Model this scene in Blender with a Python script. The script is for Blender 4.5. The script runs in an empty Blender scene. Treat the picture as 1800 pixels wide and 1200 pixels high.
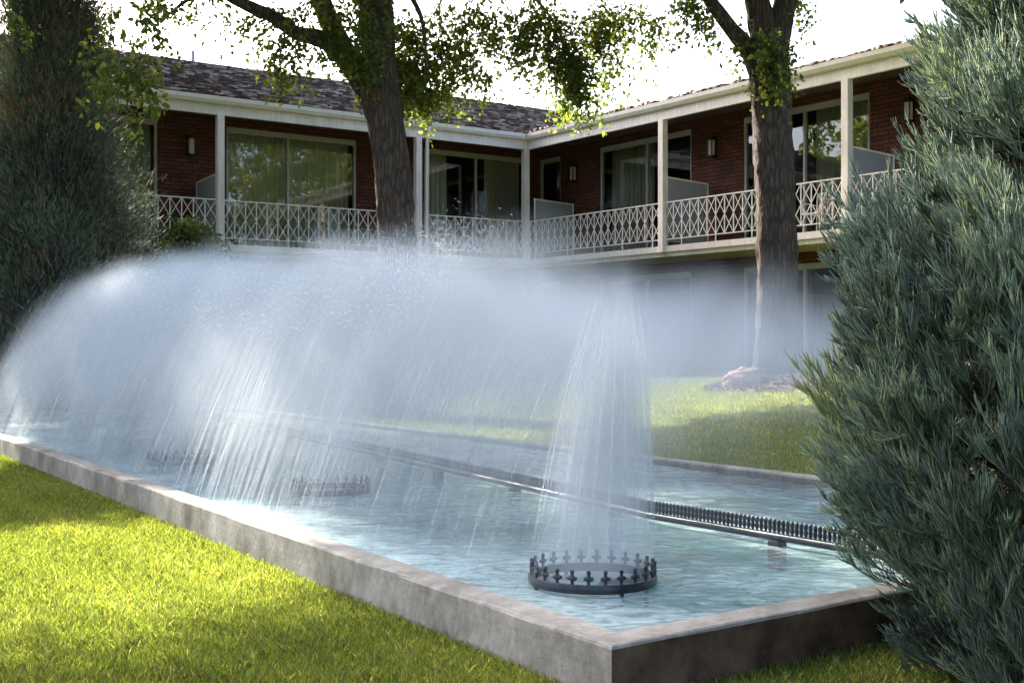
import bpy, math, random
import numpy as np
from mathutils import Vector, Matrix
R = math.radians
random.seed(7)
rng = np.random.default_rng(7)
scn = bpy.context.scene
col = scn.collection
EYE = 1.08
F = 2100.0

def tag(o, label=None, cat=None, group=None, kind=None):
    if label: o['label'] = label
    if cat: o['category'] = cat
    if group: o['group'] = group
    if kind: o['kind'] = kind
    return o

def empty(name, loc=(0, 0, 0), rz=0.0):
    o = bpy.data.objects.new(name, None)
    o.empty_display_size = 0.2
    col.objects.link(o)
    o.location = loc
    o.rotation_euler = (0, 0, rz)
    return o

def link(o, parent=None):
    col.objects.link(o)
    if parent is not None:
        o.parent = parent
        o.matrix_parent_inverse = Matrix.Translation(-Vector(parent.location)) if False else Matrix.Identity(4)
    return o

class MB:
    """collects polygons; build() makes one mesh object"""
    def __init__(s):
        s.v = []; s.f = []
    def face(s, pts):
        b = len(s.v); s.v += [tuple(p) for p in pts]; s.f.append(tuple(range(b, b + len(pts))))
    def obox(s, c, ax, ay, az, hx, hy, hz):
        c = Vector(c); ax = Vector(ax) * hx; ay = Vector(ay) * hy; az = Vector(az) * hz
        b = len(s.v)
        for sx in (-1, 1):
            for sy in (-1, 1):
                for sz in (-1, 1):
                    s.v.append(tuple(c + ax * sx + ay * sy + az * sz))
        for q in ((0, 1, 3, 2), (4, 6, 7, 5), (0, 4, 5, 1), (2, 3, 7, 6), (0, 2, 6, 4), (1, 5, 7, 3)):
            s.f.append(tuple(b + i for i in q))
    def box(s, x0, x1, y0, y1, z0, z1):
        s.obox(((x0 + x1) / 2, (y0 + y1) / 2, (z0 + z1) / 2), (1, 0, 0), (0, 1, 0), (0, 0, 1), abs(x1 - x0) / 2, abs(y1 - y0) / 2, abs(z1 - z0) / 2)
    def bar(s, a, b, w, d=None, up=(0, 0, 1)):
        a = Vector(a); b = Vector(b); t = (b - a); L = t.length; t.normalize()
        up = Vector(up)
        if abs(t.dot(up)) > .99: up = Vector((0, 1, 0))
        x = t.cross(up).normalized(); y = x.cross(t).normalized()
        s.obox((a + b) / 2, t, x, y, L / 2, w / 2, (d or w) / 2)
    def tube(s, pts, rad, n=8, cap=True):
        pts = [Vector(p) for p in pts]
        if not hasattr(rad, '__len__'): rad = [rad] * len(pts)
        rings = []
        prev = None
        for i, p in enumerate(pts):
            t = (pts[min(i + 1, len(pts) - 1)] - pts[max(i - 1, 0)]).normalized()
            if prev is None:
                up = Vector((0, 0, 1)) if abs(t.z) < .9 else Vector((0, 1, 0))
                x = t.cross(up).normalized()
            else:
                x = (prev - t * prev.dot(t)).normalized()
            prev = x
            y = t.cross(x)
            b = len(s.v)
            for k in range(n):
                a = 2 * math.pi * k / n
                s.v.append(tuple(p + (x * math.cos(a) + y * math.sin(a)) * rad[i]))
            rings.append(b)
        for i in range(len(rings) - 1):
            for k in range(n):
                k2 = (k + 1) % n
                s.f.append((rings[i] + k, rings[i] + k2, rings[i + 1] + k2, rings[i + 1] + k))
        if cap:
            s.f.append(tuple(rings[0] + k for k in reversed(range(n))))
            s.f.append(tuple(rings[-1] + k for k in range(n)))
    def lathe(s, prof, n=24, c=(0, 0, 0)):
        rings = []
        for r, z in prof:
            b = len(s.v)
            for k in range(n):
                a = 2 * math.pi * k / n
                s.v.append((c[0] + r * math.cos(a), c[1] + r * math.sin(a), c[2] + z))
            rings.append(b)
        for i in range(len(rings) - 1):
            for k in range(n):
                k2 = (k + 1) % n
                s.f.append((rings[i] + k, rings[i] + k2, rings[i + 1] + k2, rings[i + 1] + k))
    def mesh(s, name, mat, smooth=False):
        me = bpy.data.meshes.new(name)
        me.from_pydata(s.v, [], s.f)
        if mat: me.materials.append(mat)
        if smooth:
            me.polygons.foreach_set('use_smooth', [True] * len(me.polygons))
        me.update()
        return me
    def build(s, name, mat, parent=None, smooth=False, bevel=0):
        o = bpy.data.objects.new(name, s.mesh(name, mat, smooth))
        link(o, parent)
        if bevel:
            m = o.modifiers.new('bevel', 'BEVEL'); m.width = bevel; m.segments = 2; m.limit_method = 'ANGLE'
        return o

def np_mesh(name, verts, faces, mat, parent=None, attr=None, smooth=False):
    """verts (N,3); faces (M,k) with constant k; attr: dict name -> per-vertex float"""
    me = bpy.data.meshes.new(name)
    verts = np.ascontiguousarray(verts, dtype=np.float32); faces = np.ascontiguousarray(faces, dtype=np.int32)
    k = faces.shape[1]
    me.vertices.add(len(verts)); me.vertices.foreach_set('co', verts.ravel())
    me.loops.add(faces.size); me.loops.foreach_set('vertex_index', faces.ravel())
    me.polygons.add(len(faces))
    me.polygons.foreach_set('loop_start', np.arange(0, faces.size, k, dtype=np.int32))
    try: me.polygons.foreach_set('loop_total', np.full(len(faces), k, dtype=np.int32))
    except Exception: pass
    if smooth: me.polygons.foreach_set('use_smooth', np.ones(len(faces), dtype=bool))
    if attr:
        for an, av in attr.items():
            a = me.attributes.new(an, 'FLOAT', 'POINT'); a.data.foreach_set('value', np.ascontiguousarray(av, dtype=np.float32))
    me.materials.append(mat)
    me.update(calc_edges=True)
    o = bpy.data.objects.new(name, me)
    link(o, parent)
    return o

# ------------------------------------------------------------------ materials
def new_mat(name):
    m = bpy.data.materials.new(name); m.use_nodes = True
    nt = m.node_tree; nt.nodes.clear()
    out = nt.nodes.new('ShaderNodeOutputMaterial')
    return m, nt, out
def N(nt, t, **kw):
    n = nt.nodes.new(t)
    for k, v in kw.items():
        if k in n.bl_rna.properties: setattr(n, k, v)
        else: n.inputs[k].default_value = v
    return n
def L(nt, a, b): nt.links.new(a, b)
def ramp(nt, fac, stops):
    r = nt.nodes.new('ShaderNodeValToRGB'); L(nt, fac, r.inputs[0])
    e = r.color_ramp.elements
    while len(e) < len(stops): e.new(0.5)
    for i, (p, c) in enumerate(stops):
        e[i].position = p; e[i].color = (c[0], c[1], c[2], 1) if hasattr(c, '__len__') else (c, c, c, 1)
    return r.outputs[0]
def coords(nt, scale=(1, 1, 1), rot=(0, 0, 0), kind='Object'):
    tc = nt.nodes.new('ShaderNodeTexCoord'); mp = nt.nodes.new('ShaderNodeMapping')
    mp.inputs['Scale'].default_value = scale; mp.inputs['Rotation'].default_value = rot
    L(nt, tc.outputs[kind], mp.inputs[0]); return mp.outputs[0]
def noise(nt, vec, scale, detail=4, rough=.55, dist=0):
    n = N(nt, 'ShaderNodeTexNoise'); n.inputs['Scale'].default_value = scale; n.inputs['Detail'].default_value = detail
    n.inputs['Roughness'].default_value = rough; n.inputs['Distortion'].default_value = dist
    L(nt, vec, n.inputs['Vector']); return n.outputs['Fac']
def math_(nt, op, a, b=None, c=None, clamp=False):
    n = nt.nodes.new('ShaderNodeMath'); n.operation = op; n.use_clamp = clamp
    for i, x in enumerate((a, b, c)):
        if x is None: continue
        if isinstance(x, (int, float)): n.inputs[i].default_value = x
        else: L(nt, x, n.inputs[i])
    return n.outputs[0]
def mixc(nt, fac, a, b, mode='MIX'):
    n = nt.nodes.new('ShaderNodeMix'); n.data_type = 'RGBA'; n.blend_type = mode
    for sock, x in ((n.inputs[0], fac), (n.inputs[6], a), (n.inputs[7], b)):
        if isinstance(x, (int, float)): sock.default_value = x
        elif isinstance(x, tuple): sock.default_value = (x[0], x[1], x[2], 1)
        else: L(nt, x, sock)
    return n.outputs[2]
def princ(nt, out, color, rough=.6, bump=None, bstr=.3, bdist=.01, spec=.5, metal=0):
    p = nt.nodes.new('ShaderNodeBsdfPrincipled')
    if isinstance(color, tuple): p.inputs['Base Color'].default_value = (*color[:3], 1)
    else: L(nt, color, p.inputs['Base Color'])
    if isinstance(rough, (int, float)): p.inputs['Roughness'].default_value = rough
    else: L(nt, rough, p.inputs['Roughness'])
    p.inputs['Specular IOR Level'].default_value = spec
    p.inputs['Metallic'].default_value = metal
    if bump is not None:
        b = nt.nodes.new('ShaderNodeBump'); b.inputs['Strength'].default_value = bstr; b.inputs['Distance'].default_value = bdist
        L(nt, bump, b.inputs['Height']); L(nt, b.outputs[0], p.inputs['Normal'])
    L(nt, p.outputs[0], out.inputs['Surface'])
    return p

def m_paint(name, c, rough=.45, dirt=.25):
    m, nt, out = new_mat(name)
    v = coords(nt)
    n1 = noise(nt, v, 3.0, 5)
    v2 = coords(nt, (8, 8, .6))
    n2 = noise(nt, v2, 2.5, 4)
    f = math_(nt, 'MULTIPLY', n1, n2)
    c2 = ramp(nt, f, [(0.12, tuple(x * (1 - dirt) for x in c)), (0.38, c)])
    princ(nt, out, c2, rough, n1, .1, .004)
    return m
WHITE = m_paint('white_paint', (.82, .73, .71))
WHITE2 = m_paint('white_metal_paint', (.82, .76, .74), .35, .15)
FRAME = m_paint('aluminium_frame', (.42, .42, .43), .35, .2)
SLAB = m_paint('slab_soffit', (.62, .56, .48), .7, .3)
SCREEN = m_paint('screen_panel', (.30, .31, .34), .6, .15)
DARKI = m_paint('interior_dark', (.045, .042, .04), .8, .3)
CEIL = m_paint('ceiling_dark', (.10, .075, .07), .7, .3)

def m_brick():
    m, nt, out = new_mat('red_brick')
    uv = nt.nodes.new('ShaderNodeUVMap')
    br = nt.nodes.new('ShaderNodeTexBrick')
    L(nt, uv.outputs[0], br.inputs['Vector'])
    br.inputs['Color1'].default_value = (.17, .048, .032, 1)
    br.inputs['Color2'].default_value = (.09, .026, .020, 1)
    br.inputs['Mortar'].default_value = (.012, .007, .006, 1)
    br.inputs['Scale'].default_value = 1.0
    br.inputs['Mortar Size'].default_value = .009
    br.inputs['Mortar Smooth'].default_value = .2
    br.inputs['Brick Width'].default_value = .24
    br.inputs['Row Height'].default_value = .085
    br.inputs['Bias'].default_value = 0
    v = coords(nt)
    n1 = noise(nt, v, 9, 5)
    c = mixc(nt, .55, br.outputs[0], ramp(nt, n1, [(.3, (.35, .3, .3)), (.7, (1, .9, .85))]), 'MULTIPLY')
    h = math_(nt, 'SUBTRACT', math_(nt, 'MULTIPLY', n1, .3), br.outputs['Fac'])
    princ(nt, out, c, .85, h, .8, .012)
    return m
BRICK = m_brick()

def m_glass():
    m, nt, out = new_mat('window_glass')
    fr = N(nt, 'ShaderNodeFresnel'); fr.inputs['IOR'].default_value = 1.8
    g = N(nt, 'ShaderNodeBsdfGlossy'); g.inputs['Roughness'].default_value = .0
    g.inputs['Color'].default_value = (.95, .97, 1, 1)
    v = coords(nt)
    b = N(nt, 'ShaderNodeBump'); b.inputs['Strength'].default_value = .03; b.inputs['Distance'].default_value = .02
    L(nt, noise(nt, v, 1.3, 2), b.inputs['Height']); L(nt, b.outputs[0], g.inputs['Normal'])
    t = N(nt, 'ShaderNodeBsdfTransparent'); t.inputs['Color'].default_value = (.90, .93, .92, 1)
    mx = N(nt, 'ShaderNodeMixShader')
    f = math_(nt, 'MULTIPLY_ADD', fr.outputs[0], 1.1, .02, clamp=True)
    L(nt, f, mx.inputs[0]); L(nt, t.outputs[0], mx.inputs[1]); L(nt, g.outputs[0], mx.inputs[2])
    L(nt, mx.outputs[0], out.inputs['Surface'])
    return m
GLASS = m_glass()

def m_curtain():
    m, nt, out = new_mat('sheer_curtain')
    p = N(nt, 'ShaderNodeBsdfDiffuse'); p.inputs['Color'].default_value = (.66, .67, .62, 1)
    t = N(nt, 'ShaderNodeBsdfTranslucent'); t.inputs['Color'].default_value = (.5, .5, .46, 1)
    mx = N(nt, 'ShaderNodeMixShader'); mx.inputs[0].default_value = .3
    L(nt, p.outputs[0], mx.inputs[1]); L(nt, t.outputs[0], mx.inputs[2]); L(nt, mx.outputs[0], out.inputs['Surface'])
    return m
CURTAIN = m_curtain()

def m_shake():
    m, nt, out = new_mat('cedar_shake')
    v = coords(nt)
    a = nt.nodes.new('ShaderNodeAttribute'); a.attribute_name = 'tint'
    n1 = noise(nt, v, 6, 5)
    c = ramp(nt, a.outputs['Fac'], [(0, (.045, .028, .024)), (.5, (.13, .092, .080)), (1, (.50, .42, .37))])
    c = mixc(nt, .5, c, ramp(nt, n1, [(.3, (.5, .5, .5)), (.75, (1.3, 1.25, 1.2))]), 'MULTIPLY')
    princ(nt, out, c, .9, noise(nt, coords(nt, (30, 30, 30)), 2, 3), .4, .01, spec=.08)
    return m
SHAKE = m_shake()

def m_concrete():
    m, nt, out = new_mat('weathered_concrete')
    v = coords(nt)
    big = noise(nt, v, 1.7, 6, .6)
    fine = noise(nt, v, 38, 4, .6)
    streak = noise(nt, coords(nt, (2, 2, 1.4)), 2.4, 7, .75)
    board = noise(nt, coords(nt, (.8, .8, 26)), 2.0, 3, .5)
    f = math_(nt, 'ADD', math_(nt, 'MULTIPLY', big, .45), math_(nt, 'MULTIPLY', streak, .55))
    c = ramp(nt, f, [(.32, (.07, .055, .045)), (.47, (.22, .20, .17)), (.60, (.38, .355, .315)), (.75, (.48, .455, .42))])
    c = mixc(nt, .5, c, ramp(nt, fine, [(.3, (.65, .65, .65)), (.65, (1.1, 1.1, 1.1))]), 'MULTIPLY')
    vo = N(nt, 'ShaderNodeTexVoronoi'); vo.inputs['Scale'].default_value = 30; L(nt, v, vo.inputs['Vector'])
    pit = ramp(nt, vo.outputs['Distance'], [(.05, 0.0), (.16, 1.0)])
    h = math_(nt, 'ADD', math_(nt, 'MULTIPLY', fine, .5), math_(nt, 'ADD', math_(nt, 'MULTIPLY', pit, .35), math_(nt, 'MULTIPLY', board, .25)))
    princ(nt, out, c, .8, h, .5, .006)
    return m
CONC = m_concrete()

def m_bark(name, c0, c1):
    m, nt, out = new_mat(name)
    v = coords(nt, (15, 15, 2.4))
    n1 = noise(nt, v, 1.8, 8, .7, 1.2)
    vo = N(nt, 'ShaderNodeTexVoronoi', feature='DISTANCE_TO_EDGE'); vo.inputs['Scale'].default_value = 1.4
    dis = mixc(nt, .12, v, N_col(nt, v))
    L(nt, dis, vo.inputs['Vector'])
    e = ramp(nt, vo.outputs['Distance'], [(.0, .35), (.3, 1)])
    f = math_(nt, 'MULTIPLY', e, n1)
    c = ramp(nt, f, [(.18, c0), (.42, c1), (.68, tuple(min(1, x * 1.7) for x in c1))])
    princ(nt, out, c, .9, f, 1.0, .05)
    return m
def N_col(nt, v):
    n = N(nt, 'ShaderNodeTexNoise'); n.inputs['Scale'].default_value = 2.0; L(nt, v, n.inputs['Vector']); return n.outputs['Color']
BARK = m_bark('furrowed_bark', (.022, .014, .011), (.080, .052, .042))
TWIG = m_bark('twig_bark', (.03, .018, .012), (.09, .05, .035))

def m_leaf(name, stops, trans=.5, tcol=1.5, rough=.5):
    m, nt, out = new_mat(name)
    a = nt.nodes.new('ShaderNodeAttribute'); a.attribute_name = 'tint'
    c = ramp(nt, a.outputs['Fac'], stops)
    p = N(nt, 'ShaderNodeBsdfPrincipled'); L(nt, c, p.inputs['Base Color']); p.inputs['Roughness'].default_value = rough
    p.inputs['Specular IOR Level'].default_value = .3
    t = N(nt, 'ShaderNodeBsdfTranslucent')
    tc = mixc(nt, 1.0, c, (tcol, tcol * .97, tcol * .45), 'MULTIPLY'); L(nt, tc, t.inputs['Color'])
    mx = N(nt, 'ShaderNodeMixShader'); mx.inputs[0].default_value = trans
    L(nt, p.outputs[0], mx.inputs[1]); L(nt, t.outputs[0], mx.inputs[2]); L(nt, mx.outputs[0], out.inputs['Surface'])
    return m
LEAF = m_leaf('broad_leaf', [(0, (.022, .038, .016)), (.5, (.055, .078, .022)), (.85, (.12, .135, .03)), (1, (.22, .19, .035))], .58, 3.2)
CONIF = m_leaf('dark_conifer_needles', [(0, (.032, .040, .034)), (.55, (.11, .135, .11)), (.85, (.17, .19, .14)), (1, (.20, .11, .06))], .12, 1.2, .7)
JUNI = m_leaf('blue_green_cords', [(0, (.055, .042, .020)), (.25, (.075, .092, .066)), (.55, (.160, .215, .180)), (.8, (.27, .335, .22)), (1, (.45, .47, .19))], .12, 1.3, .5)
DEADJ = m_leaf('dead_brown_cords', [(0, (.02, .009, .005)), (1, (.10, .038, .016))], .1, 1.0, .8)
GRASS = m_leaf('grass_blades', [(0, (.045, .058, .014)), (.5, (.130, .172, .035)), (.9, (.29, .28, .095)), (1, (.44, .39, .20))], .42, 2.6, .34)

def m_lawn():
    m, nt, out = new_mat('lawn_ground')
    v = coords(nt)
    n1 = noise(nt, v, .9, 5); n2 = noise(nt, v, 45, 3, .7)
    f = math_(nt, 'ADD', math_(nt, 'MULTIPLY', n1, .5), math_(nt, 'MULTIPLY', n2, .5))
    c = ramp(nt, f, [(.3, (.04, .048, .010)), (.5, (.09, .11, .018)), (.7, (.15, .165, .035))])
    princ(nt, out, c, .9, n2, .9, .03, spec=.2)
    return m
LAWN = m_lawn()

def m_simple(name, c0, c1, scale, rough=.8, bump=.5, bd=.02, spec=.4, metal=0):
    m, nt, out = new_mat(name)
    v = coords(nt)
    n1 = noise(nt, v, scale, 5, .65)
    princ(nt, out, ramp(nt, n1, [(.35, c0), (.65, c1)]), rough, n1, bump, bd, spec, metal)
    return m
CONC_BROWN = m_simple('dark_brown_concrete', (.045, .026, .015), (.15, .095, .06), 5, .85, .6, .008, .3)  # darker, browner concrete for one outer wall face
MULCH = m_simple('bark_mulch', (.10, .05, .035), (.32, .18, .13), 22, .9, 1, .05)
STONE = m_simple('pale_stone', (.22, .10, .06), (.62, .36, .25), 11, .85, .8, .03)
POOLF = m_simple('pool_floor_paint', (.06, .25, .23), (.16, .42, .39), 1.6, .6, .1, .01)
IRON = m_simple('dark_wet_iron', (.012, .016, .022), (.035, .042, .055), 30, .32, .3, .004, .6, .3)
LAMPM = m_simple('dark_bronze', (.02, .014, .012), (.05, .035, .03), 20, .4, .2, .004, .6, .6)
LAMPG = m_paint('frosted_lamp_glass', (.55, .5, .46), .3, .1)

def m_water():
    m, nt, out = new_mat('pool_water')
    v = coords(nt)
    w1 = noise(nt, coords(nt, (1, 2.2, 1), (0, 0, R(30))), 5.0, 4, .6, .8)
    w2 = noise(nt, coords(nt, (1, 1.8, 1), (0, 0, R(12))), 22, 3, .6)
    hgt = math_(nt, 'ADD', w1, math_(nt, 'MULTIPLY', w2, .35))
    b = N(nt, 'ShaderNodeBump'); b.inputs['Strength'].default_value = .5; b.inputs['Distance'].default_value = .03
    L(nt, hgt, b.inputs['Height'])
    fr = N(nt, 'ShaderNodeFresnel'); fr.inputs['IOR'].default_value = 1.33; L(nt, b.outputs[0], fr.inputs['Normal'])
    g = N(nt, 'ShaderNodeBsdfGlossy'); g.inputs['Roughness'].default_value = .08; L(nt, b.outputs[0], g.inputs['Normal'])
    t = N(nt, 'ShaderNodeBsdfTransparent')
    tc = ramp(nt, math_(nt, 'ADD', math_(nt, 'MULTIPLY', w1, .5), math_(nt, 'MULTIPLY', w2, .5)), [(.38, (.40, .68, .68)), (.6, (.95, 1, 1))]); L(nt, tc, t.inputs['Color'])
    mx = N(nt, 'ShaderNodeMixShader'); L(nt, fr.outputs[0], mx.inputs[0]); L(nt, t.outputs[0], mx.inputs[1]); L(nt, g.outputs[0], mx.inputs[2])
    d = N(nt, 'ShaderNodeBsdfDiffuse'); d.inputs['Color'].default_value = (.56, .70, .70, 1); L(nt, b.outputs[0], d.inputs['Normal'])
    foam = noise(nt, coords(nt, (1, 2.4, 1), (0, 0, R(20))), 7, 6, .7, 1.2)
    foamb = noise(nt, v, .9, 2)
    ff = math_(nt, 'ADD', foam, math_(nt, 'MULTIPLY', foamb, .5))
    sx = nt.nodes.new('ShaderNodeSeparateXYZ'); L(nt, v, sx.inputs[0])
    pp = math_(nt, 'ADD', math_(nt, 'MULTIPLY', math_(nt, 'SUBTRACT', sx.outputs[0], .30), .838), math_(nt, 'MULTIPLY', math_(nt, 'SUBTRACT', sx.outputs[1], 3.60), .545))
    mr = nt.nodes.new('ShaderNodeMapRange'); mr.interpolation_type = 'SMOOTHSTEP'
    mr.inputs['From Min'].default_value = 1.0; mr.inputs['From Max'].default_value = .2; L(nt, pp, mr.inputs['Value'])
    ff = math_(nt, 'ADD', ff, math_(nt, 'MULTIPLY', mr.outputs[0], .12))
    ff = ramp(nt, ff, [(.62, 0.07), (.98, .65)])
    mx2 = N(nt, 'ShaderNodeMixShader'); L(nt, ff, mx2.inputs[0]); L(nt, mx.outputs[0], mx2.inputs[1]); L(nt, d.outputs[0], mx2.inputs[2])
    L(nt, mx2.outputs[0], out.inputs['Surface'])
    return m
WATER = m_water()

def m_spray(name, alpha):
    m, nt, out = new_mat(name)
    a = nt.nodes.new('ShaderNodeAttribute'); a.attribute_name = 'tint'
    d = N(nt, 'ShaderNodeBsdfDiffuse'); d.inputs['Color'].default_value = (.86, .91, .95, 1)
    t = N(nt, 'ShaderNodeBsdfTranslucent'); t.inputs['Color'].default_value = (.86, .91, .95, 1)
    mx = N(nt, 'ShaderNodeMixShader'); mx.inputs[0].default_value = .5
    L(nt, d.outputs[0], mx.inputs[1]); L(nt, t.outputs[0], mx.inputs[2])
    tr = N(nt, 'ShaderNodeBsdfTransparent')
    mx2 = N(nt, 'ShaderNodeMixShader'); L(nt, math_(nt, 'MULTIPLY', a.outputs['Fac'], alpha), mx2.inputs[0])
    L(nt, tr.outputs[0], mx2.inputs[1]); L(nt, mx.outputs[0], mx2.inputs[2])
    L(nt, mx2.outputs[0], out.inputs['Surface'])
    return m
SPRAY = m_spray('spray_strands', .55)

# ------------------------------------------------------------------ layout of the place
CORN = Vector((.30, 3.60, 0))              # outer near corner of the basin
E1 = Vector((-.545, .838, 0)).normalized() # along the basin
E2 = Vector((.81, .585, 0)).normalized()   # across the basin
E2P = Vector((E1.y, -E1.x, 0))             # square to E1
LEN, WID, CW, CH = 14.46, 4.17, .137, .18
WZ = .13
def P(a, b, z=0):
    v = CORN + E1 * a + E2 * b; return Vector((v.x, v.y, z))
def loc(a, p, z=0):
    v = CORN + E1 * a + E2P * p; return Vector((v.x, v.y, z))

def sstep(a, b, x):
    t = np.clip((x - a) / (b - a), 0, 1); return t * t * (3 - 2 * t)
def ground_z(x, y):
    q = (x - CORN.x) * E2P.x + (y - CORN.y) * E2P.y
    z = .52 * np.maximum(sstep(4.3, 9.5, q), sstep(17.5, 21, y))
    z = z + .02 * np.sin(x * .7) * np.sin(y * .6 + 1) * sstep(4.3, 6, q)
    return z

# ground: one sheet to the horizon
def make_ground():
    def axis(lo, hi, c0, c1, fine, n):
        a = list(np.arange(c0, c1 + 1e-6, fine))
        left = [c0 - (c0 - lo) * (i / n) ** 2.2 for i in range(1, n + 1)]
        right = [c1 + (hi - c1) * (i / n) ** 2.2 for i in range(1, n + 1)]
        return np.array(left[::-1] + a + right)
    xs = axis(-500, 500, -16, 20, .5, 14); ys = axis(-500, 600, -6, 40, .5, 14)
    X, Y = np.meshgrid(xs, ys)
    Z = ground_z(X, Y)
    v = np.stack([X.ravel(), Y.ravel(), Z.ravel()], 1)
    nx, ny = len(xs), len(ys)
    i = np.arange(nx - 1)[None, :] + np.arange(ny - 1)[:, None] * nx
    i = i.ravel()
    f = np.stack([i, i + 1, i + 1 + nx, i + nx], 1)
    o = np_mesh('ground', v, f, LAWN, smooth=True)
    tag(o, kind='structure')
make_ground()

# grass blades
def make_grass(name, pts_fn, n, label, hmul=1.0):
    xy = pts_fn(n)
    n = len(xy)
    z = ground_z(xy[:, 0], xy[:, 1])
    ang = rng.uniform(0, 2 * np.pi, n); h = rng.uniform(.016, .038, n) * hmul
    lean = rng.uniform(.1, .9, n) * h; la = rng.uniform(0, 2 * np.pi, n)
    dist = np.hypot(xy[:, 0], xy[:, 1])
    w = .0012 * (1 + dist / 9) * rng.uniform(.7, 1.3, n)
    wx, wy = np.cos(ang) * w, np.sin(ang) * w
    b = np.stack([xy[:, 0], xy[:, 1], z - .004], 1)
    W = np.stack([wx, wy, np.zeros(n)], 1)
    lx, ly = np.cos(la) * lean, np.sin(la) * lean
    mid = b + np.stack([lx * .35, ly * .35, h * .6], 1)
    tip = b + np.stack([lx, ly, h], 1)
    V = np.stack([b - W, b + W, mid + W * .8, tip, mid - W * .8], 1).reshape(-1, 3)
    f = np.arange(n)[:, None] * 5 + np.array([0, 1, 2, 3, 4])[None]
    patch = .5 + .25 * np.sin(xy[:, 0] * 2.3 + 1) * np.sin(xy[:, 1] * 1.9) + .15 * np.sin(xy[:, 0] * 9 + xy[:, 1] * 7)
    t = np.clip(rng.normal(.42, .2, n) + (patch - .5) * .35 + (rng.random(n) < .04) * .5, 0, 1)
    o = np_mesh(name, V, f, GRASS, attr={'tint': np.repeat(t, 5)})
    tag(o, label, 'grass', kind='stuff')
def near_left(n):
    # between the camera and the long basin wall, denser near by
    out = []
    while sum(len(o) for o in out) < n:
        y = 2.3 + 13.5 * rng.random(200000) ** 1.9
        x = rng.uniform(-9.5, 1.2, 200000)
        q = (x - CORN.x) * E2P.x + (y - CORN.y) * E2P.y
        keep = (q < -.004) & (x > -.55 * y - 1.0) & (rng.random(200000) < 1.15 - .5 * np.abs(x + 2) / 8)
        out.append(np.stack([x[keep], y[keep]], 1))
    return np.concatenate(out)[:n]
def near_right(n):
    out = []
    n2 = Vector((E2.y, -E2.x))
    while sum(len(o) for o in out) < n:
        x = rng.uniform(-.3, 3.6, 100000); y = rng.uniform(2.2, 5.6, 100000)
        s = (x - CORN.x) * n2.x + (y - CORN.y) * n2.y
        q = (x - CORN.x) * E2P.x + (y - CORN.y) * E2P.y
        keep = (s > .004) & (q > -.05)
        out.append(np.stack([x[keep], y[keep]], 1))
    return np.concatenate(out)[:n]
def far_lawn(n):
    out = []
    while sum(len(o) for o in out) < n:
        x = rng.uniform(-4, 9, 200000); y = rng.uniform(7, 18.5, 200000)
        q = (x - CORN.x) * E2P.x + (y - CORN.y) * E2P.y
        keep = (q > WID + .03) & (x < .42 * y + .5)
        out.append(np.stack([x[keep], y[keep]], 1))
    return np.concatenate(out)[:n]
make_grass('lawn_grass', near_left, 460000, 'bright green mown grass in front of the long concrete basin wall')
make_grass('shaded_grass', near_right, 90000, 'dark green grass in the shade beside the short basin wall and the shrub')
make_grass('far_grass', far_lawn, 90000, 'green grass of the lawn strip beyond the basin towards the motel', 1.2)

# ------------------------------------------------------------------ basin
def make_basin():
    root = empty('fountain_basin', (CORN.x, CORN.y, 0))
    tag(root, 'long low weathered concrete basin wall holding the turquoise fountain water', 'fountain basin')
    o = Vector((CORN.x, CORN.y, 0))
    corners_o = [P(0, 0), P(0, WID), P(LEN, WID), P(LEN, 0)]
    i0 = CW
    corners_i = [P(i0, i0), P(i0, WID - i0), P(LEN - i0, WID - i0), P(LEN - i0, i0)]
    bv = .012
    def off(c_list, inset, z):
        return [P(*ab, z) for ab in ((inset, inset), (inset, WID - inset), (LEN - inset, WID - inset), (LEN - inset, inset))]
    prof = [(0, -.12), (0, CH - bv), (bv * .35, CH - bv * .35), (bv, CH), (CW - bv, CH), (CW, CH - bv), (CW, -.10)]
    for e in range(4):
        mb = MB()
        # subdivide the length for slight unevenness
        nseg = 60 if e in (1, 3) else 18
        rows = []
        for (ins, z) in prof:
            ring = off(None, ins, z)
            a, b = ring[e], ring[(e + 1) % 4]
            rows.append([a.lerp(b, k / nseg) for k in range(nseg + 1)])
        b0 = len(mb.v)
        for j, row in enumerate(rows):
            for k, p in enumerate(row):
                dz = 0
                jx = 0
                if 0 < k < nseg and 0 < j < 6:
                    rr = random.Random(e * 1000 + k * 7 + j)
                    jx = rr.uniform(-.0022, .0022); dz = rr.uniform(-.0015, .0015)
                mb.v.append((p.x + jx - o.x, p.y + jx - o.y, p.z + dz))
        w = nseg + 1
        for j in range(len(prof) - 1):
            for k in range(nseg):
                mb.f.append((j * w + k, (j + 1) * w + k, (j + 1) * w + k + 1, j * w + k + 1))
        ob = mb.build('basin_wall', CONC, root)
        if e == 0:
            ob.data.materials.append(CONC_BROWN)  # outer face of the short wall gets the darker brown concrete
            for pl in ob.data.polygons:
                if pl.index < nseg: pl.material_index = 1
    # floor
    mb = MB(); mb.face([Vector(p) - o for p in off(None, CW - .01, .02)])
    mb.build('basin_floor', POOLF, root)
make_basin()
mb = MB()
ws = [P(*ab, WZ) for ab in ((CW - .02, CW - .02), (CW - .02, WID - CW + .02), (LEN - CW + .02, WID - CW + .02), (LEN - CW + .02, CW - .02))]
mb.face(ws)
w_o = mb.build('water', WATER); tag(w_o, kind='structure')

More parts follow.
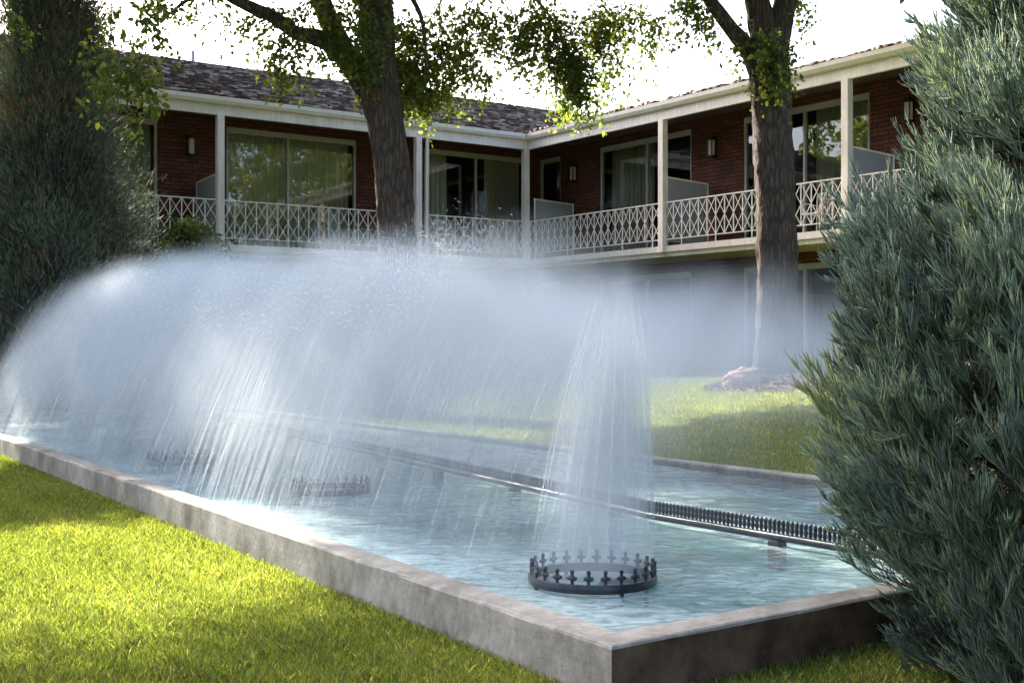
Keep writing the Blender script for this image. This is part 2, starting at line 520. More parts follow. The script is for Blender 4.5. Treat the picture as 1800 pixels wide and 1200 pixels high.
# ------------------------------------------------------------------ fountain rings
RINGS = [(.323, 4.78, 'black fountain ring nearest the camera, under the tall clear cone of water'),
         (-1.174, 7.75, 'middle fountain ring with cross nozzles, half veiled by falling spray'),
         (-2.70, 9.7, 'farthest small dark fountain ring, low in the spray at left')]
RZ0, RZ1, RR = .142, .177, .257
def make_ring():
    root = empty('fountain_ring', (RINGS[0][0], RINGS[0][1], WZ))
    zb = RZ0 - WZ; zt = RZ1 - WZ
    mb = MB(); mb.lathe([(RR - .022, zb), (RR, zb), (RR + .002, (zb + zt) / 2), (RR, zt), (RR - .022, zt), (RR - .022, zb)], 72)
    mb.build('ring_pipe', IRON, root, smooth=False, bevel=.003)
    n = 24
    nz = MB()
    # cross fitting: stem, two arms, head with round knobs, in local x/z plane
    def knob(c, r, sx=1, sz=1):
        prof = [(r * .02, -r), (r * .75, -r * .7), (r, 0), (r * .75, r * .7), (r * .02, r)]
        nz.lathe([(a * sx, b * sz) for a, b in prof], 8, c)
    nz.lathe([(.0075, 0), (.0055, .008), (.0085, .014), (.008, .034), (.0055, .040), (.0085, .044), (.008, .054), (.001, .056)], 8)
    nz.tube([(-.019, 0, .024), (-.013, 0, .024), (0, 0, .024), (.013, 0, .024), (.019, 0, .024)], [.006, .0085, .007, .0085, .006], 8)
    me = nz.mesh('nozzle', IRON, True)
    for k in range(n):
        a = 2 * math.pi * (k + .5) / n
        o = bpy.data.objects.new('nozzle', me); link(o, root)
        o.location = ((RR - .011) * math.cos(a), (RR - .011) * math.sin(a), zt - .001)
        o.rotation_euler = (0, 0, a + math.pi / 2)
    for k in range(4):
        a = math.pi / 2 * k + .4
        m2 = MB(); m2.tube([((RR - .011) * math.cos(a), (RR - .011) * math.sin(a), zb + .002), ((RR - .011) * math.cos(a), (RR - .011) * math.sin(a), -.105)], .009, 8)
        m2.build('leg', IRON, root)
    m2 = MB(); m2.tube([((RR - .024), 0, zb + .012), (.04, 0, zb - .0), (0, 0, -.03), (0, 0, -.108)], .012, 8)
    m2.build('feed_pipe', IRON, root)
    return root
ring0 = make_ring()
for i, (x, y, lab) in enumerate(RINGS):
    if i == 0: r = ring0
    else:
        r = ring0.copy(); col.objects.link(r)
        for ch in list(ring0.children):
            c = ch.copy(); col.objects.link(c); c.parent = r
    r.location = (x, y, WZ)
    r.rotation_euler = (0, 0, .37 * i)
    tag(r, lab, 'fountain ring', 'nozzle rings in the basin')

# straight spray pipe across the basin
PIPE = [(1.80, 4.995), (1.594, 5.28), (.746, 6.44), (.224, 7.48), (-1.218, 10.27), (-2.88, 13.5), (-3.9, 15.4)]
def pipe_pt(s):
    for i in range(len(PIPE) - 1):
        a = Vector(PIPE[i]); b = Vector(PIPE[i + 1]); l = (b - a).length
        if s <= l or i == len(PIPE) - 2:
            return a + (b - a) * (s / l), (b - a).normalized()
        s -= l
PLEN = sum((Vector(PIPE[i + 1]) - Vector(PIPE[i])).length for i in range(len(PIPE) - 1))
def make_pipe():
    root = empty('spray_pipe', (PIPE[0][0], PIPE[0][1], WZ))
    tag(root, 'straight dark pipe lined with a comb of upright nozzles, crossing the water lengthwise', 'spray pipe')
    o = Vector((PIPE[0][0], PIPE[0][1], WZ))
    mb = MB(); mb.tube([Vector((x, y, .172)) - o for x, y in PIPE], .019, 10)
    mb.build('main_pipe', IRON, root, smooth=True)
    for k in range(9):
        p, t = pipe_pt(.9 + k * 1.25)
        mb = MB(); mb.obox(Vector((p.x, p.y, .085)) - o, (t.x, t.y, 0), (-t.y, t.x, 0), (0, 0, 1), .035, .03, .07)
        mb.build('support_block', IRON, root, bevel=.004)
    prof = [(.009, 0), (.0055, .006), (.010, .014), (.0108, .028), (.008, .036), (.0105, .044), (.010, .058), (.006, .066), (.001, .068)]
    nz = MB(); nz.lathe(prof, 8)
    me = nz.mesh('nozzle', IRON, True)
    sp = .0275
    nn = int((PLEN - .25) / sp)
    far = MB()
    for k in range(nn):
        p, t = pipe_pt(.12 + k * sp)
        if k < 99:
            ob = bpy.data.objects.new('nozzle', me); link(ob, root); ob.location = (p.x - o.x, p.y - o.y, .189 - WZ)
        else:
            far.lathe(prof, 6, (p.x - o.x, p.y - o.y, .189 - WZ))
    fo = far.build('nozzle', IRON, root, smooth=True); fo['kind'] = 'stuff'
make_pipe()

# ------------------------------------------------------------------ spray: strands (real thin filaments of water) and fine mist
def strands(name, paths, radii, tints, label, mat=SPRAY):
    """paths (n,k,3) radii (n,k) tints (n,k) -> thin flat crossed ribbons"""
    n, k, _ = paths.shape
    t = np.gradient(paths, axis=1); t /= np.linalg.norm(t, axis=2, keepdims=True) + 1e-9
    up = np.zeros_like(t); up[..., 0] = .3; up[..., 1] = -.95
    x = np.cross(t, up); x /= np.linalg.norm(x, axis=2, keepdims=True) + 1e-9
    y = np.cross(t, x)
    ring = []
    for a in (0, 2 * np.pi / 3, 4 * np.pi / 3):
        ring.append(paths + (x * np.cos(a) + y * np.sin(a)) * radii[..., None])
    V = np.stack(ring, 2)                       # n,k,3,3
    idx = np.arange(n * k * 3).reshape(n, k, 3)
    F_ = []
    for s in range(3):
        s2 = (s + 1) % 3
        F_.append(np.stack([idx[:, :-1, s], idx[:, :-1, s2], idx[:, 1:, s2], idx[:, 1:, s]], -1).reshape(-1, 4))
    o = np_mesh(name, V.reshape(-1, 3), np.concatenate(F_), mat, attr={'tint': np.repeat(tints.reshape(-1), 3)}, smooth=True)
    tag(o, label, 'water spray', kind='stuff')
    return o

def yp_of(a): return 1.85 + .085 * a
def hgt_of(a): return 1.06 + .38 * sstep(.4, 2.8, a) + .22 * sstep(3.6, 9, a)
def arc_strands(n, side, a0, a1, seglo, seghi, k, rad, tint, hj=.12, lj=.25, seed=1, hs=1.0):
    g = np.random.default_rng(seed)
    a = g.uniform(a0, a1, n)
    a = np.round(a / .0275) * .0275 + g.normal(0, .004, n)
    yp = yp_of(a)
    land = (.16 + np.abs(g.normal(0, lj, n))) if side < 0 else (yp + 1.75 + g.normal(0, lj, n))
    H = hgt_of(a) * (1 + g.normal(0, hj, n)) * hs
    da = g.normal(0, .10, n)
    L0 = g.uniform(seglo, seghi, n)
    v0 = g.uniform(0, 1, n) * (1 - L0); 
    v = v0[:, None] + L0[:, None] * np.linspace(0, 1, k)[None]
    pp = yp[:, None] + (land - yp)[:, None] * v
    aa = a[:, None] + da[:, None] * v
    z = .25 * (1 - v) + WZ * v + 4 * H[:, None] * v * (1 - v)
    wob = g.normal(0, .008, (n, k)) * v
    X = CORN.x + E1.x * aa + E2P.x * (pp + wob); Y = CORN.y + E1.y * aa + E2P.y * (pp + wob)
    fade = np.sin(np.linspace(0, 1, k) * np.pi)[None] ** .6
    r = rad * (.55 + .9 * v) * g.uniform(.6, 1.5, n)[:, None] * (.15 + .85 * fade)
    T = tint * g.uniform(.4, 1.2, n)[:, None] * fade
    return np.stack([X, Y, np.maximum(z, WZ + .002)], 2), r, np.clip(T, 0, 1)

def cat(*ls):
    return tuple(np.concatenate([l[i] for l in ls]) for i in range(3))

near = arc_strands(500, -1, 2.6, 12.6, .10, .22, 8, .0010, .22, seed=2, hj=.06)
strands('arching_spray', near[0], near[1], near[2], 'dense arching curtain of water falling towards the long front wall of the basin')
def falling(n, seed):
    g = np.random.default_rng(seed)
    a = 13.0 - 12.2 * g.random(n) ** 1.35
    yp = yp_of(a); land = .15 + np.abs(g.normal(0, .24, n)); H = hgt_of(a) * (1 + g.normal(0, .12, n))
    k = 10
    v1 = np.minimum(1, g.uniform(.88, 1.12, n)); v0 = v1 - g.uniform(.06, .30, n)
    v = v0[:, None] + (v1 - v0)[:, None] * np.linspace(0, 1, k)[None]
    pp = yp[:, None] + (land - yp)[:, None] * v
    z = .25 * (1 - v) + WZ * v + 4 * H[:, None] * v * (1 - v)
    X = CORN.x + E1.x * a[:, None] + E2P.x * pp; Y = CORN.y + E1.y * a[:, None] + E2P.y * pp
    fade = np.sin(np.linspace(0.03, .78, k) * np.pi)[None] ** .6
    r = .0013 * g.uniform(.5, 1.6, n)[:, None] * (.15 + .85 * fade)
    return np.stack([X, Y, np.maximum(z, WZ + .002)], 2), r, np.clip(.31 * (.35 + .65 * sstep(1.0, 5.5, a))[:, None] * g.uniform(.2, 1.2, n)[:, None] * fade, 0, 1)
fl = falling(5600, 5)
strands('falling_streaks', fl[0], fl[1], fl[2], 'fine slanting streaks of water dropping just inside the long front wall')
# fine drops thrown above the crest
def drops(n, seed):
    g = np.random.default_rng(seed)
    a = g.uniform(2.4, 11.5, n) ; yp = yp_of(a); H = hgt_of(a)
    v = g.uniform(.22, .8, n)
    zc = .2 + 4 * H * v * (1 - v)
    p = yp + (.2 - yp) * v + g.normal(0, .05, n)
    z = zc + .02 + np.abs(g.normal(0, .10, n)) - .05
    c = np.stack([CORN.x + E1.x * a + E2P.x * p, CORN.y + E1.y * a + E2P.y * p, z], 1)
    L0 = g.uniform(.004, .016, n)
    sl = -np.sign(v - .5) * 0 + (1 - 2 * v) * 1.8 + g.normal(0, .9, n)
    d = np.stack([-E2P.x + g.normal(0, .3, n), -E2P.y + g.normal(0, .3, n), sl], 1)
    d /= np.linalg.norm(d, axis=1, keepdims=True)
    s = np.linspace(-1, 1, 3)[None, :, None]
    pts = c[:, None] + d[:, None] * s * L0[:, None, None]
    r = np.repeat(g.uniform(.0008, .0017, n)[:, None], 3, 1) * np.array([.2, 1, .2])[None]
    return pts, r, np.clip(np.repeat(g.uniform(.3, 1.0, n)[:, None], 3, 1), 0, 1)
dr = drops(15000, 9)
strands('spray_droplets', dr[0], dr[1], dr[2], 'haze of tiny drops thrown above the crest of the water curtain')

def cone(idx, n, seed, label):
    x0, y0, _ = RINGS[idx]
    g = np.random.default_rng(seed); k = 14
    nz = 24
    ph = 2 * np.pi * (g.integers(0, nz, n) + .5) / nz + g.normal(0, .03, n) + .37 * idx
    r0 = RR - .011
    top = 1.06 + g.normal(0, .08, n)
    v = np.linspace(0, 1, k)[None] * g.uniform(.25, .85, n)[:, None]
    st = g.uniform(0, .3, n)[:, None] * (g.random(n) < .6)[:, None]
    v = st + (1 - st) * v
    rr = r0 * (1 - .55 * v - .35 * v ** 3) + .014 * v * g.normal(0, 1, n)[:, None]
    lean = .10 * v
    X = x0 + np.cos(ph)[:, None] * rr + lean; Y = y0 + np.sin(ph)[:, None] * rr
    Z = .245 + top[:, None] * (1 - (1 - v) ** 1.35)
    rad = .0009 * g.uniform(.5, 1.6, n)[:, None] * (.7 + 1.3 * v)
    T = .34 * g.uniform(.4, 1.2, n)[:, None] * np.sin(np.linspace(.08, 1, k) * np.pi)[None] ** .5
    strands('cone_jets', np.stack([X, Y, Z], 2), rad, np.clip(T, 0, 1), label)
cone(0, 240, 21, 'tall narrowing cone of fine jets rising from the nearest ring')
cone(1, 110, 22, 'faint cone of jets rising from the middle ring')
cone(2, 70, 23, 'blurred jets rising from the farthest ring')

def m_mist():
    m, nt, out = new_mat('water_mist')
    tc = nt.nodes.new('ShaderNodeTexCoord'); sx = nt.nodes.new('ShaderNodeSeparateXYZ')
    L(nt, tc.outputs['Object'], sx.inputs[0])
    a, p, z = sx.outputs
    M = lambda op, x, y=None, c=None, clamp=False: math_(nt, op, x, y, c, clamp)
    def ss(lo, hi, x):
        mr = nt.nodes.new('ShaderNodeMapRange'); mr.interpolation_type = 'SMOOTHSTEP'
        mr.inputs['From Min'].default_value = lo; mr.inputs['From Max'].default_value = hi
        L(nt, x, mr.inputs['Value']); return mr.outputs[0]
    yp = M('MULTIPLY_ADD', a, .085, 1.85)
    H = M('ADD', M('MULTIPLY_ADD', ss(.4, 2.8, a), .38, 1.06), M('MULTIPLY', ss(3.6, 9, a), .22))
    comb = nt.nodes.new('ShaderNodeCombineXYZ')
    L(nt, M('MULTIPLY', a, 2.6), comb.inputs[0]); L(nt, M('MULTIPLY', p, .8), comb.inputs[1]); L(nt, M('MULTIPLY', z, .8), comb.inputs[2])
    nz = N(nt, 'ShaderNodeTexNoise'); nz.inputs['Scale'].default_value = 1.3; nz.inputs['Detail'].default_value = 3.0
    L(nt, comb.outputs[0], nz.inputs['Vector'])
    nv = nz.outputs['Fac']
    # near arc
    cen = M('MULTIPLY', M('ADD', yp, .05), .5); hw = M('MULTIPLY', M('SUBTRACT', yp, .05), .5)
    def arc(cen, hw, Hs):
        q = M('DIVIDE', M('SUBTRACT', p, cen), hw); q2 = M('MULTIPLY', q, q)
        zc = M('MULTIPLY', M('MULTIPLY', H, Hs), M('SUBTRACT', 1.0, q2))
        zc = M('ADD', M('MAXIMUM', zc, .02), M('MULTIPLY', M('SUBTRACT', nv, .5), .55))
        d = M('SUBTRACT', zc, z)                 # >0 inside
        edge = ss(-.26, .32, d)
        body = M('MULTIPLY_ADD', ss(1.1, .1, d), .65, .35)
        lat = ss(1.18, .80, M('ABSOLUTE', q))
        return M('MULTIPLY', M('MULTIPLY', edge, body), lat)
    A = arc(cen, hw, 1.0)
    cen2 = M('ADD', yp, .95)
    val = nt.nodes.new('ShaderNodeValue'); val.outputs[0].default_value = 1.0
    B = M('MULTIPLY', arc(cen2, val.outputs[0], .90), ss(.35, .95, z))
    den = M('ADD', M('MULTIPLY', A, 1.0), M('MULTIPLY', B, MIST_BACK))
    nf = ss(.30, .66, nv)
    den = M('MULTIPLY', den, M('MULTIPLY_ADD', nf, 1.0, .35))
    den = M('MULTIPLY', den, M('MULTIPLY', M('MULTIPLY_ADD', ss(.7, 3.2, a), .8, .2), M('MULTIPLY', ss(.3, 1.3, a), ss(13.4, 8.5, a))))
    den = M('MULTIPLY', den, M('MULTIPLY_ADD', ss(.20, 1.0, z), .91, .09))
    den = M('MULTIPLY', den, MIST_D)
    for (rx, ry, _), am in zip(RINGS, (15, 5, 2)):
        a0 = (rx - CORN.x) * E1.x + (ry - CORN.y) * E1.y; p0 = (rx - CORN.x) * E2P.x + (ry - CORN.y) * E2P.y
        v = M('DIVIDE', M('SUBTRACT', z, .1), 1.02, clamp=True); v2 = M('MULTIPLY', v, 1.0)
        da = M('SUBTRACT', a, M('MULTIPLY_ADD', v2, -.065, a0)); dp = M('SUBTRACT', p, M('MULTIPLY_ADD', v2, .10, p0))
        dist = M('SQRT', M('ADD', M('MULTIPLY', da, da), M('MULTIPLY', dp, dp)))
        rr = M('MULTIPLY', M('SUBTRACT', M('MULTIPLY_ADD', v, -.55, 1.0), M('MULTIPLY', M('POWER', v, 3.0), .35)), .235)
        cd = ss(.045, -.10, M('SUBTRACT', dist, rr))
        cd = M('MULTIPLY', cd, M('MULTIPLY', ss(1.35, 1.0, z), M('MULTIPLY_ADD', ss(.08, .75, z), .90, .10)))
        den = M('ADD', den, M('MULTIPLY', cd, am))
    v = N(nt, 'ShaderNodeVolumePrincipled')
    v.inputs['Color'].default_value = (.79, .82, .845, 1)
    v.inputs['Anisotropy'].default_value = -.5
    L(nt, den, v.inputs['Density'])
    L(nt, v.outputs[0], out.inputs['Volume'])
    return m
MIST_D = 2.8
MIST_BACK = .55
MIST = m_mist()
mo = empty('x'); bpy.data.objects.remove(mo)
mb = MB(); mb.box(.1, 13.4, .02, 4.9 + .0, .0, 1.95)
mist = mb.build('mist', MIST)
mist.location = (CORN.x, CORN.y, WZ + .004)
mist.rotation_euler = (0, 0, math.atan2(E1.y, E1.x))
mist.scale = (1, -1, 1)
tag(mist, 'soft pale blue mist hanging in the arching fountain spray over the basin', 'mist', kind='stuff')

# ------------------------------------------------------------------ motel building (two wings)
BA = Vector((-6.01, 25.1, 0)); UL = Vector((3100, 2100, 0)).normalized(); NL = Vector((-UL.y, UL.x, 0))
BC = BA + UL * 7.73
UR = Vector((1540, -2100, 0)).normalized(); NR = Vector((-UR.y, UR.x, 0))
SZ = EYE + 2.15     # balcony floor
FB = EYE + 4.85     # underside of the white eaves beam
GT = EYE + 5.22     # gutter top
CE = EYE + 5.10     # balcony ceiling
DEP = 1.4
bld = empty('motel_building', (BC.x, BC.y, 0))
tag(bld, 'two storey dark red brick motel with white balcony railings and shake roof', 'building')
BO = Vector((BC.x, BC.y, 0))
def WL(t, d, z): return BA + UL * t + NL * d + Vector((0, 0, z)) - BO
def WR(s, d, z): return BC + UR * s + NR * d + Vector((0, 0, z)) - BO
ZV = Vector((0, 0, 1))
def wbox(mb, W, t0, t1, d0, d1, z0, z1):
    c = W((t0 + t1) / 2, (d0 + d1) / 2, (z0 + z1) / 2)
    ax = (W(1, 0, 0) - W(0, 0, 0)); ay = (W(0, 1, 0) - W(0, 0, 0))
    mb.obox(c, ax, ay, ZV, abs(t1 - t0) / 2, abs(d1 - d0) / 2, abs(z1 - z0) / 2)
TL0, TL1 = -14.0, 7.73
SR1 = 15.0
# openings: (t0,t1) upper and ground floor
OPL = [(-8.2, -4.9), (-4.1, -1.0), (.54, 3.75), (5.6, 8.65)]
OPR = [(-1.35, -.47), (1.075, 4.24), (5.8, 9.05), (11.3, 14.2)]
WT = EYE + 4.90     # window head
def wall_with_uv(name, W, quads, mat):
    """quads: list of (t0,t1,z0,z1) in the wall plane, with thickness .2"""
    mb = MB(); uvs = []
    for (t0, t1, z0, z1) in quads:
        b = [W(t0, DEP, z0), W(t1, DEP, z0), W(t1, DEP, z1), W(t0, DEP, z1)]
        mb.face(b); uvs += [(t0, z0), (t1, z0), (t1, z1), (t0, z1)]
        for (pa, pb) in (((t0, z0), (t0, z1)), ((t1, z1), (t1, z0)), ((t0, z1), (t1, z1)), ((t1, z0), (t0, z0))):
            mb.face([W(pa[0], DEP, pa[1]), W(pb[0], DEP, pb[1]), W(pb[0], DEP + .18, pb[1]), W(pa[0], DEP + .18, pa[1])])
            h = pa[0] == pb[0]
            uvs += [(0, pa[1]), (0, pb[1]), (.18, pb[1]), (.18, pa[1])] if h else [(pa[0], 0), (pb[0], 0), (pb[0], .18), (pa[0], .18)]
    me = mb.mesh(name, mat)
    uv = me.uv_layers.new(name='UVMap')
    uv.data.foreach_set('uv', [c for q in uvs for c in q])
    o = bpy.data.objects.new(name, me); link(o, bld)
    return o
def wall_quads(t0, t1, ops):
    q = []; cur = t0
    G0 = -.3
    for (a, b) in ops:
        if a > cur: q.append((cur, a, G0, CE))
        q.append((a, b, WT, CE))              # above upper window
        q.append((a, b, SZ - .45, SZ + .0))   # between floors
        cur = b
    if cur < t1: q.append((cur, t1, G0, CE))
    return q
wall_with_uv('brick_wall', WL, wall_quads(TL0, TL1 + 1.42, OPL), BRICK)
wall_with_uv('brick_wall', WR, wall_quads(-1.38, SR1, OPR), BRICK)
# interiors: back and ceilings so the glass looks into dark rooms
mb = MB()
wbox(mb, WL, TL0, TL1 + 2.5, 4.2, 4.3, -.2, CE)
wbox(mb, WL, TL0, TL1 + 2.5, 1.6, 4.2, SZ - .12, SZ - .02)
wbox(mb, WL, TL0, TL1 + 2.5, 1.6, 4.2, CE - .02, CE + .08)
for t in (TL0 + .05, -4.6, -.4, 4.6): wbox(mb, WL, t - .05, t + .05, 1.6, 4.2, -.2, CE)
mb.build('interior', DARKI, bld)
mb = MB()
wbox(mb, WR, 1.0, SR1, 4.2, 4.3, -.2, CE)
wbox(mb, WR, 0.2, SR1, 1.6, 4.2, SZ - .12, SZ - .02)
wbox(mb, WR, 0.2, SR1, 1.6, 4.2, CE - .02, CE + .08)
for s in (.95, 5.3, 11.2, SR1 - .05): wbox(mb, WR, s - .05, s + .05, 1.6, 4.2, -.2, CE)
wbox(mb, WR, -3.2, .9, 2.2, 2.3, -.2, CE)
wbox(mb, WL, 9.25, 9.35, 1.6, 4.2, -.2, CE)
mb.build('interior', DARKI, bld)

def window(W, t0, t1, z0, z1, mull, curt):
    f = MB(); w = .055; d0, d1 = DEP + .03, DEP + .11
    wbox(f, W, t0, t0 + w, d0, d1, z0, z1); wbox(f, W, t1 - w, t1, d0, d1, z0, z1)
    wbox(f, W, t0 + w, t1 - w, d0, d1, z1 - w * 2.2, z1); wbox(f, W, t0 + w, t1 - w, d0, d1, z0, z0 + w * 1.4)
    for m_ in mull: wbox(f, W, m_ - w * .45, m_ + w * .45, d0 - .01, d1 - .012, z0 + w * 1.4, z1 - w * 2.2)
    fo = f.build('window', FRAME, bld)
    g = MB()
    g.face([W(t0 + w, DEP + .075, z0 + .05), W(t1 - w, DEP + .075, z0 + .05), W(t1 - w, DEP + .075, z1 - .1), W(t0 + w, DEP + .075, z1 - .1)])
    g.build('pane', GLASS, fo)
    for (c0, c1) in curt:
        n = max(8, int((c1 - c0) / .022)); top = []; bot = []
        rr = random.Random(int(c0 * 100))
        cm = MB(); ph = rr.uniform(0, 6)
        for i in range(n + 1):
            t = c0 + (c1 - c0) * i / n
            dd = DEP + .30 + .035 * math.sin(t * 46 + ph) + .015 * math.sin(t * 19.7)
            cm.v.append(tuple(W(t, dd, z0 + .03))); cm.v.append(tuple(W(t, dd, z1 + .05)))
        for i in range(n): cm.f.append((2 * i, 2 * i + 2, 2 * i + 3, 2 * i + 1))
        cm.build('curtain', CURTAIN, fo, smooth=True)
Z0U = SZ + .02
for i, (a, b) in enumerate(OPL):
    mid = {2: 2.02}.get(i, (a + b) / 2)
    cu = [(a + .05, b - .05)] if i in (1, 2) else ([(a + .05, a + .8), (b - 1.1, b - .05)])
    window(WL, a, b, Z0U, WT, [mid], cu)
    window(WL, a, b, -.05 if i < 3 else .45, SZ - .45, [mid], [(a + .05, a + 1.0)])
cus = {0: [], 1: [(1.2, 2.75), (3.9, 4.2)], 2: [(5.85, 6.9), (7.5, 9.0)], 3: [(11.4, 12.6)]}
for i, (a, b) in enumerate(OPR):
    mull = {0: [], 1: [2.75], 2: [7.44], 3: [12.75]}[i]
    window(WR, a, b, Z0U, WT, mull, cus[i])
    window(WR, a, b, .50, SZ - .45, mull, [(a + .05, a + .5)])

# balcony slabs, soffit, ceilings
mb = MB(); wbox(mb, WL, TL0, 7.73 + .0, 0.02, DEP + .0, SZ - .22, SZ); mb.build('balcony_slab', SLAB, bld)
mb = MB(); wbox(mb, WR, 0.0, SR1, 0.02, DEP, SZ - .22, SZ - .003); mb.build('balcony_slab', SLAB, bld)
mb = MB(); wbox(mb, WL, TL0, 7.71, -.02, .02, SZ - .12, SZ + .01); mb.build('slab_fascia', WHITE, bld)
mb = MB(); wbox(mb, WR, 0.0, SR1, -.02, .018, SZ - .12, SZ + .008); mb.build('slab_fascia', WHITE, bld)
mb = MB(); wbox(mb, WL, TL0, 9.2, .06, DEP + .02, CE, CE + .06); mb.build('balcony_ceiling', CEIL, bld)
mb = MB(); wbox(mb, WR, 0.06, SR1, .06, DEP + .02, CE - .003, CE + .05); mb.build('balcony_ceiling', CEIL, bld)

# eaves beam + gutter
def prism(mb, W, t0, t1, prof, m0=0, m1=0):
    """profile (d,z) swept along t; m0/m1: mitre slope dt/dd at the ends"""
    n = len(prof); b = len(mb.v)
    for d, z in prof: mb.v.append(tuple(W(t0 + m0 * d, d, z)))
    for d, z in prof: mb.v.append(tuple(W(t1 + m1 * d, d, z)))
    for i in range(n):
        j = (i + 1) % n; mb.f.append((b + i, b + j, b + n + j, b + n + i))
    mb.f.append(tuple(b + i for i in range(n))); mb.f.append(tuple(b + n + i for i in reversed(range(n))))
beam = [(-.04, FB), (.04, FB), (.04, GT - .02), (-.04, GT - .02)]
gut = [(-.045, GT - .16), (-.115, GT - .145), (-.15, GT - .08), (-.155, GT), (-.145, GT), (-.13, GT - .07), (-.05, GT - .12)]
mm = 1.0
mb = MB(); prism(mb, WL, TL0, 7.73, beam, 0, mm); mb.build('eaves_beam', WHITE, bld)
mb = MB(); prism(mb, WR, 0, SR1, beam, mm * -1, 0); mb.build('eaves_beam', WHITE, bld)
mb = MB(); prism(mb, WL, TL0, 7.73, gut, 0, mm); mb.build('gutter', WHITE2, bld)
mb = MB(); prism(mb, WR, 0, SR1, gut, mm * -1, 0); mb.build('gutter', WHITE2, bld)

# posts
def post(W, t, z0=SZ, z1=FB, w=.075):
    mb = MB(); wbox(mb, W, t - w, t + w, -.075 + .0, .075, z0, z1)
    mb.build('post', WHITE, bld, bevel=.006)
for t in (-4.95, -.13, 4.62, 7.66):
    post(WL, t, SZ - .13); 
    if t in (-.13, 4.62): post(WL, t, .2, SZ - .23, .04)
for s in (4.80, 9.62, 14.4):
    post(WR, s, SZ - .13)
# downspout by the post
mb = MB(); mb.tube([WL(4.86, -.10, GT - .1), WL(4.86, -.11, FB + .1), WL(4.84, -.06, FB - .05), WL(4.83, -.05, SZ - .3), WL(4.83, -.05, .3)], .042, 10)
mb.build('downspout', WHITE2, bld, smooth=True)

# railings
def railing(W, t0, t1, name='railing', zt=.93, zb=.145, bw=.245):
    mb = MB(); n = max(1, round((t1 - t0) / bw)); st = (t1 - t0) / n; d = .0
    wbox(mb, W, t0, t1, d - .02, d + .02, SZ + zt - .012, SZ + zt + .012)
    wbox(mb, W, t0, t1, d - .012, d + .012, SZ + zb - .010, SZ + zb + .010)
    zm = (zt + zb) / 2
    for i in range(n + 1):
        t = t0 + st * i
        lo = SZ - .0 if (i % 4 == 2 or i in (0, n)) else SZ + zb
        wbox(mb, W, t - .009, t + .009, d - .009, d + .009, lo, SZ + zt - .012)
        if i < n:
            for (za, zb_) in ((zb, zm), (zm, zt)):
                mb.bar(W(t, d - .004, SZ + za), W(t + st, d - .004, SZ + zb_), .013, .013)
                mb.bar(W(t, d + .004, SZ + zb_), W(t + st, d + .004, SZ + za), .013, .013)
    mb.build(name, WHITE2, bld)
railing(WL, -4.87, -.21); railing(WL, -.05, 4.54); railing(WL, 4.90, 7.58)
railing(WR, .09, 4.72); railing(WR, 4.88, 9.54); railing(WR, 9.70, 14.3)
railing(WL, -9.6, -5.03)

# privacy screens with sloping heads
def screen(W, t):
    mb = MB(); h0, h1 = 1.47, 1.42
    for dd in (0,):
        a = [W(t - .015, .10, SZ + .10), W(t - .015, DEP - .12, SZ + .10), W(t - .015, DEP - .12, SZ + h1), W(t - .015, .10, SZ + h0)]
        b = [W(t + .015, .10, SZ + .10), W(t + .015, DEP - .12, SZ + .10), W(t + .015, DEP - .12, SZ + h1), W(t + .015, .10, SZ + h0)]
        mb.face(a); mb.face(b[::-1])
        for i in range(4): j = (i + 1) % 4; mb.face([a[i], b[i], b[j], a[j]])
    so = mb.build('privacy_screen', SCREEN, bld)
    f = MB()
    f.bar(W(t, .08, SZ + h0 + .012), W(t, DEP - .09, SZ + h1 + .012), .05, .03)
    f.bar(W(t, DEP - .10, SZ), W(t, DEP - .10, SZ + h1), .035)
    f.bar(W(t, .09, SZ + .0), W(t, .09, SZ + h0), .03)
    f.build('screen_frame', WHITE2, so)
for t in (-.16, 4.66): screen(WL, t)
screen(WL, -4.9)
for s in (.16, 4.84, 9.66, 14.4): screen(WR, s)

# wall lanterns
def lantern(W, t, z):
    m = MB(); dd = DEP
    wbox(m, W, t - .06, t + .06, dd - .03, dd + .01, z - .22, z + .24)
    wbox(m, W, t - .085, t + .085, dd - .19, dd - .03, z + .17, z + .20)
    wbox(m, W, t - .05, t + .05, dd - .16, dd - .05, z + .20, z + .25)
    wbox(m, W, t - .08, t + .08, dd - .18, dd - .03, z - .19, z - .16)
    for a in (-.07, .07):
        for b in (-.175, -.045): wbox(m, W, t + a - .008, t + a + .008, dd + b - .008, dd + b + .008, z - .16, z + .17)
    lo = m.build('wall_lantern', LAMPM, bld)
    g = MB(); wbox(g, W, t - .055, t + .055, dd - .155, dd - .06, z - .159, z + .169); g.build('lantern_glass', LAMPG, lo)
LZ = EYE + 4.36
for t in (-.30,): lantern(WL, t, LZ)
for s in (.17, 4.97, 10.0): lantern(WR, s, LZ)

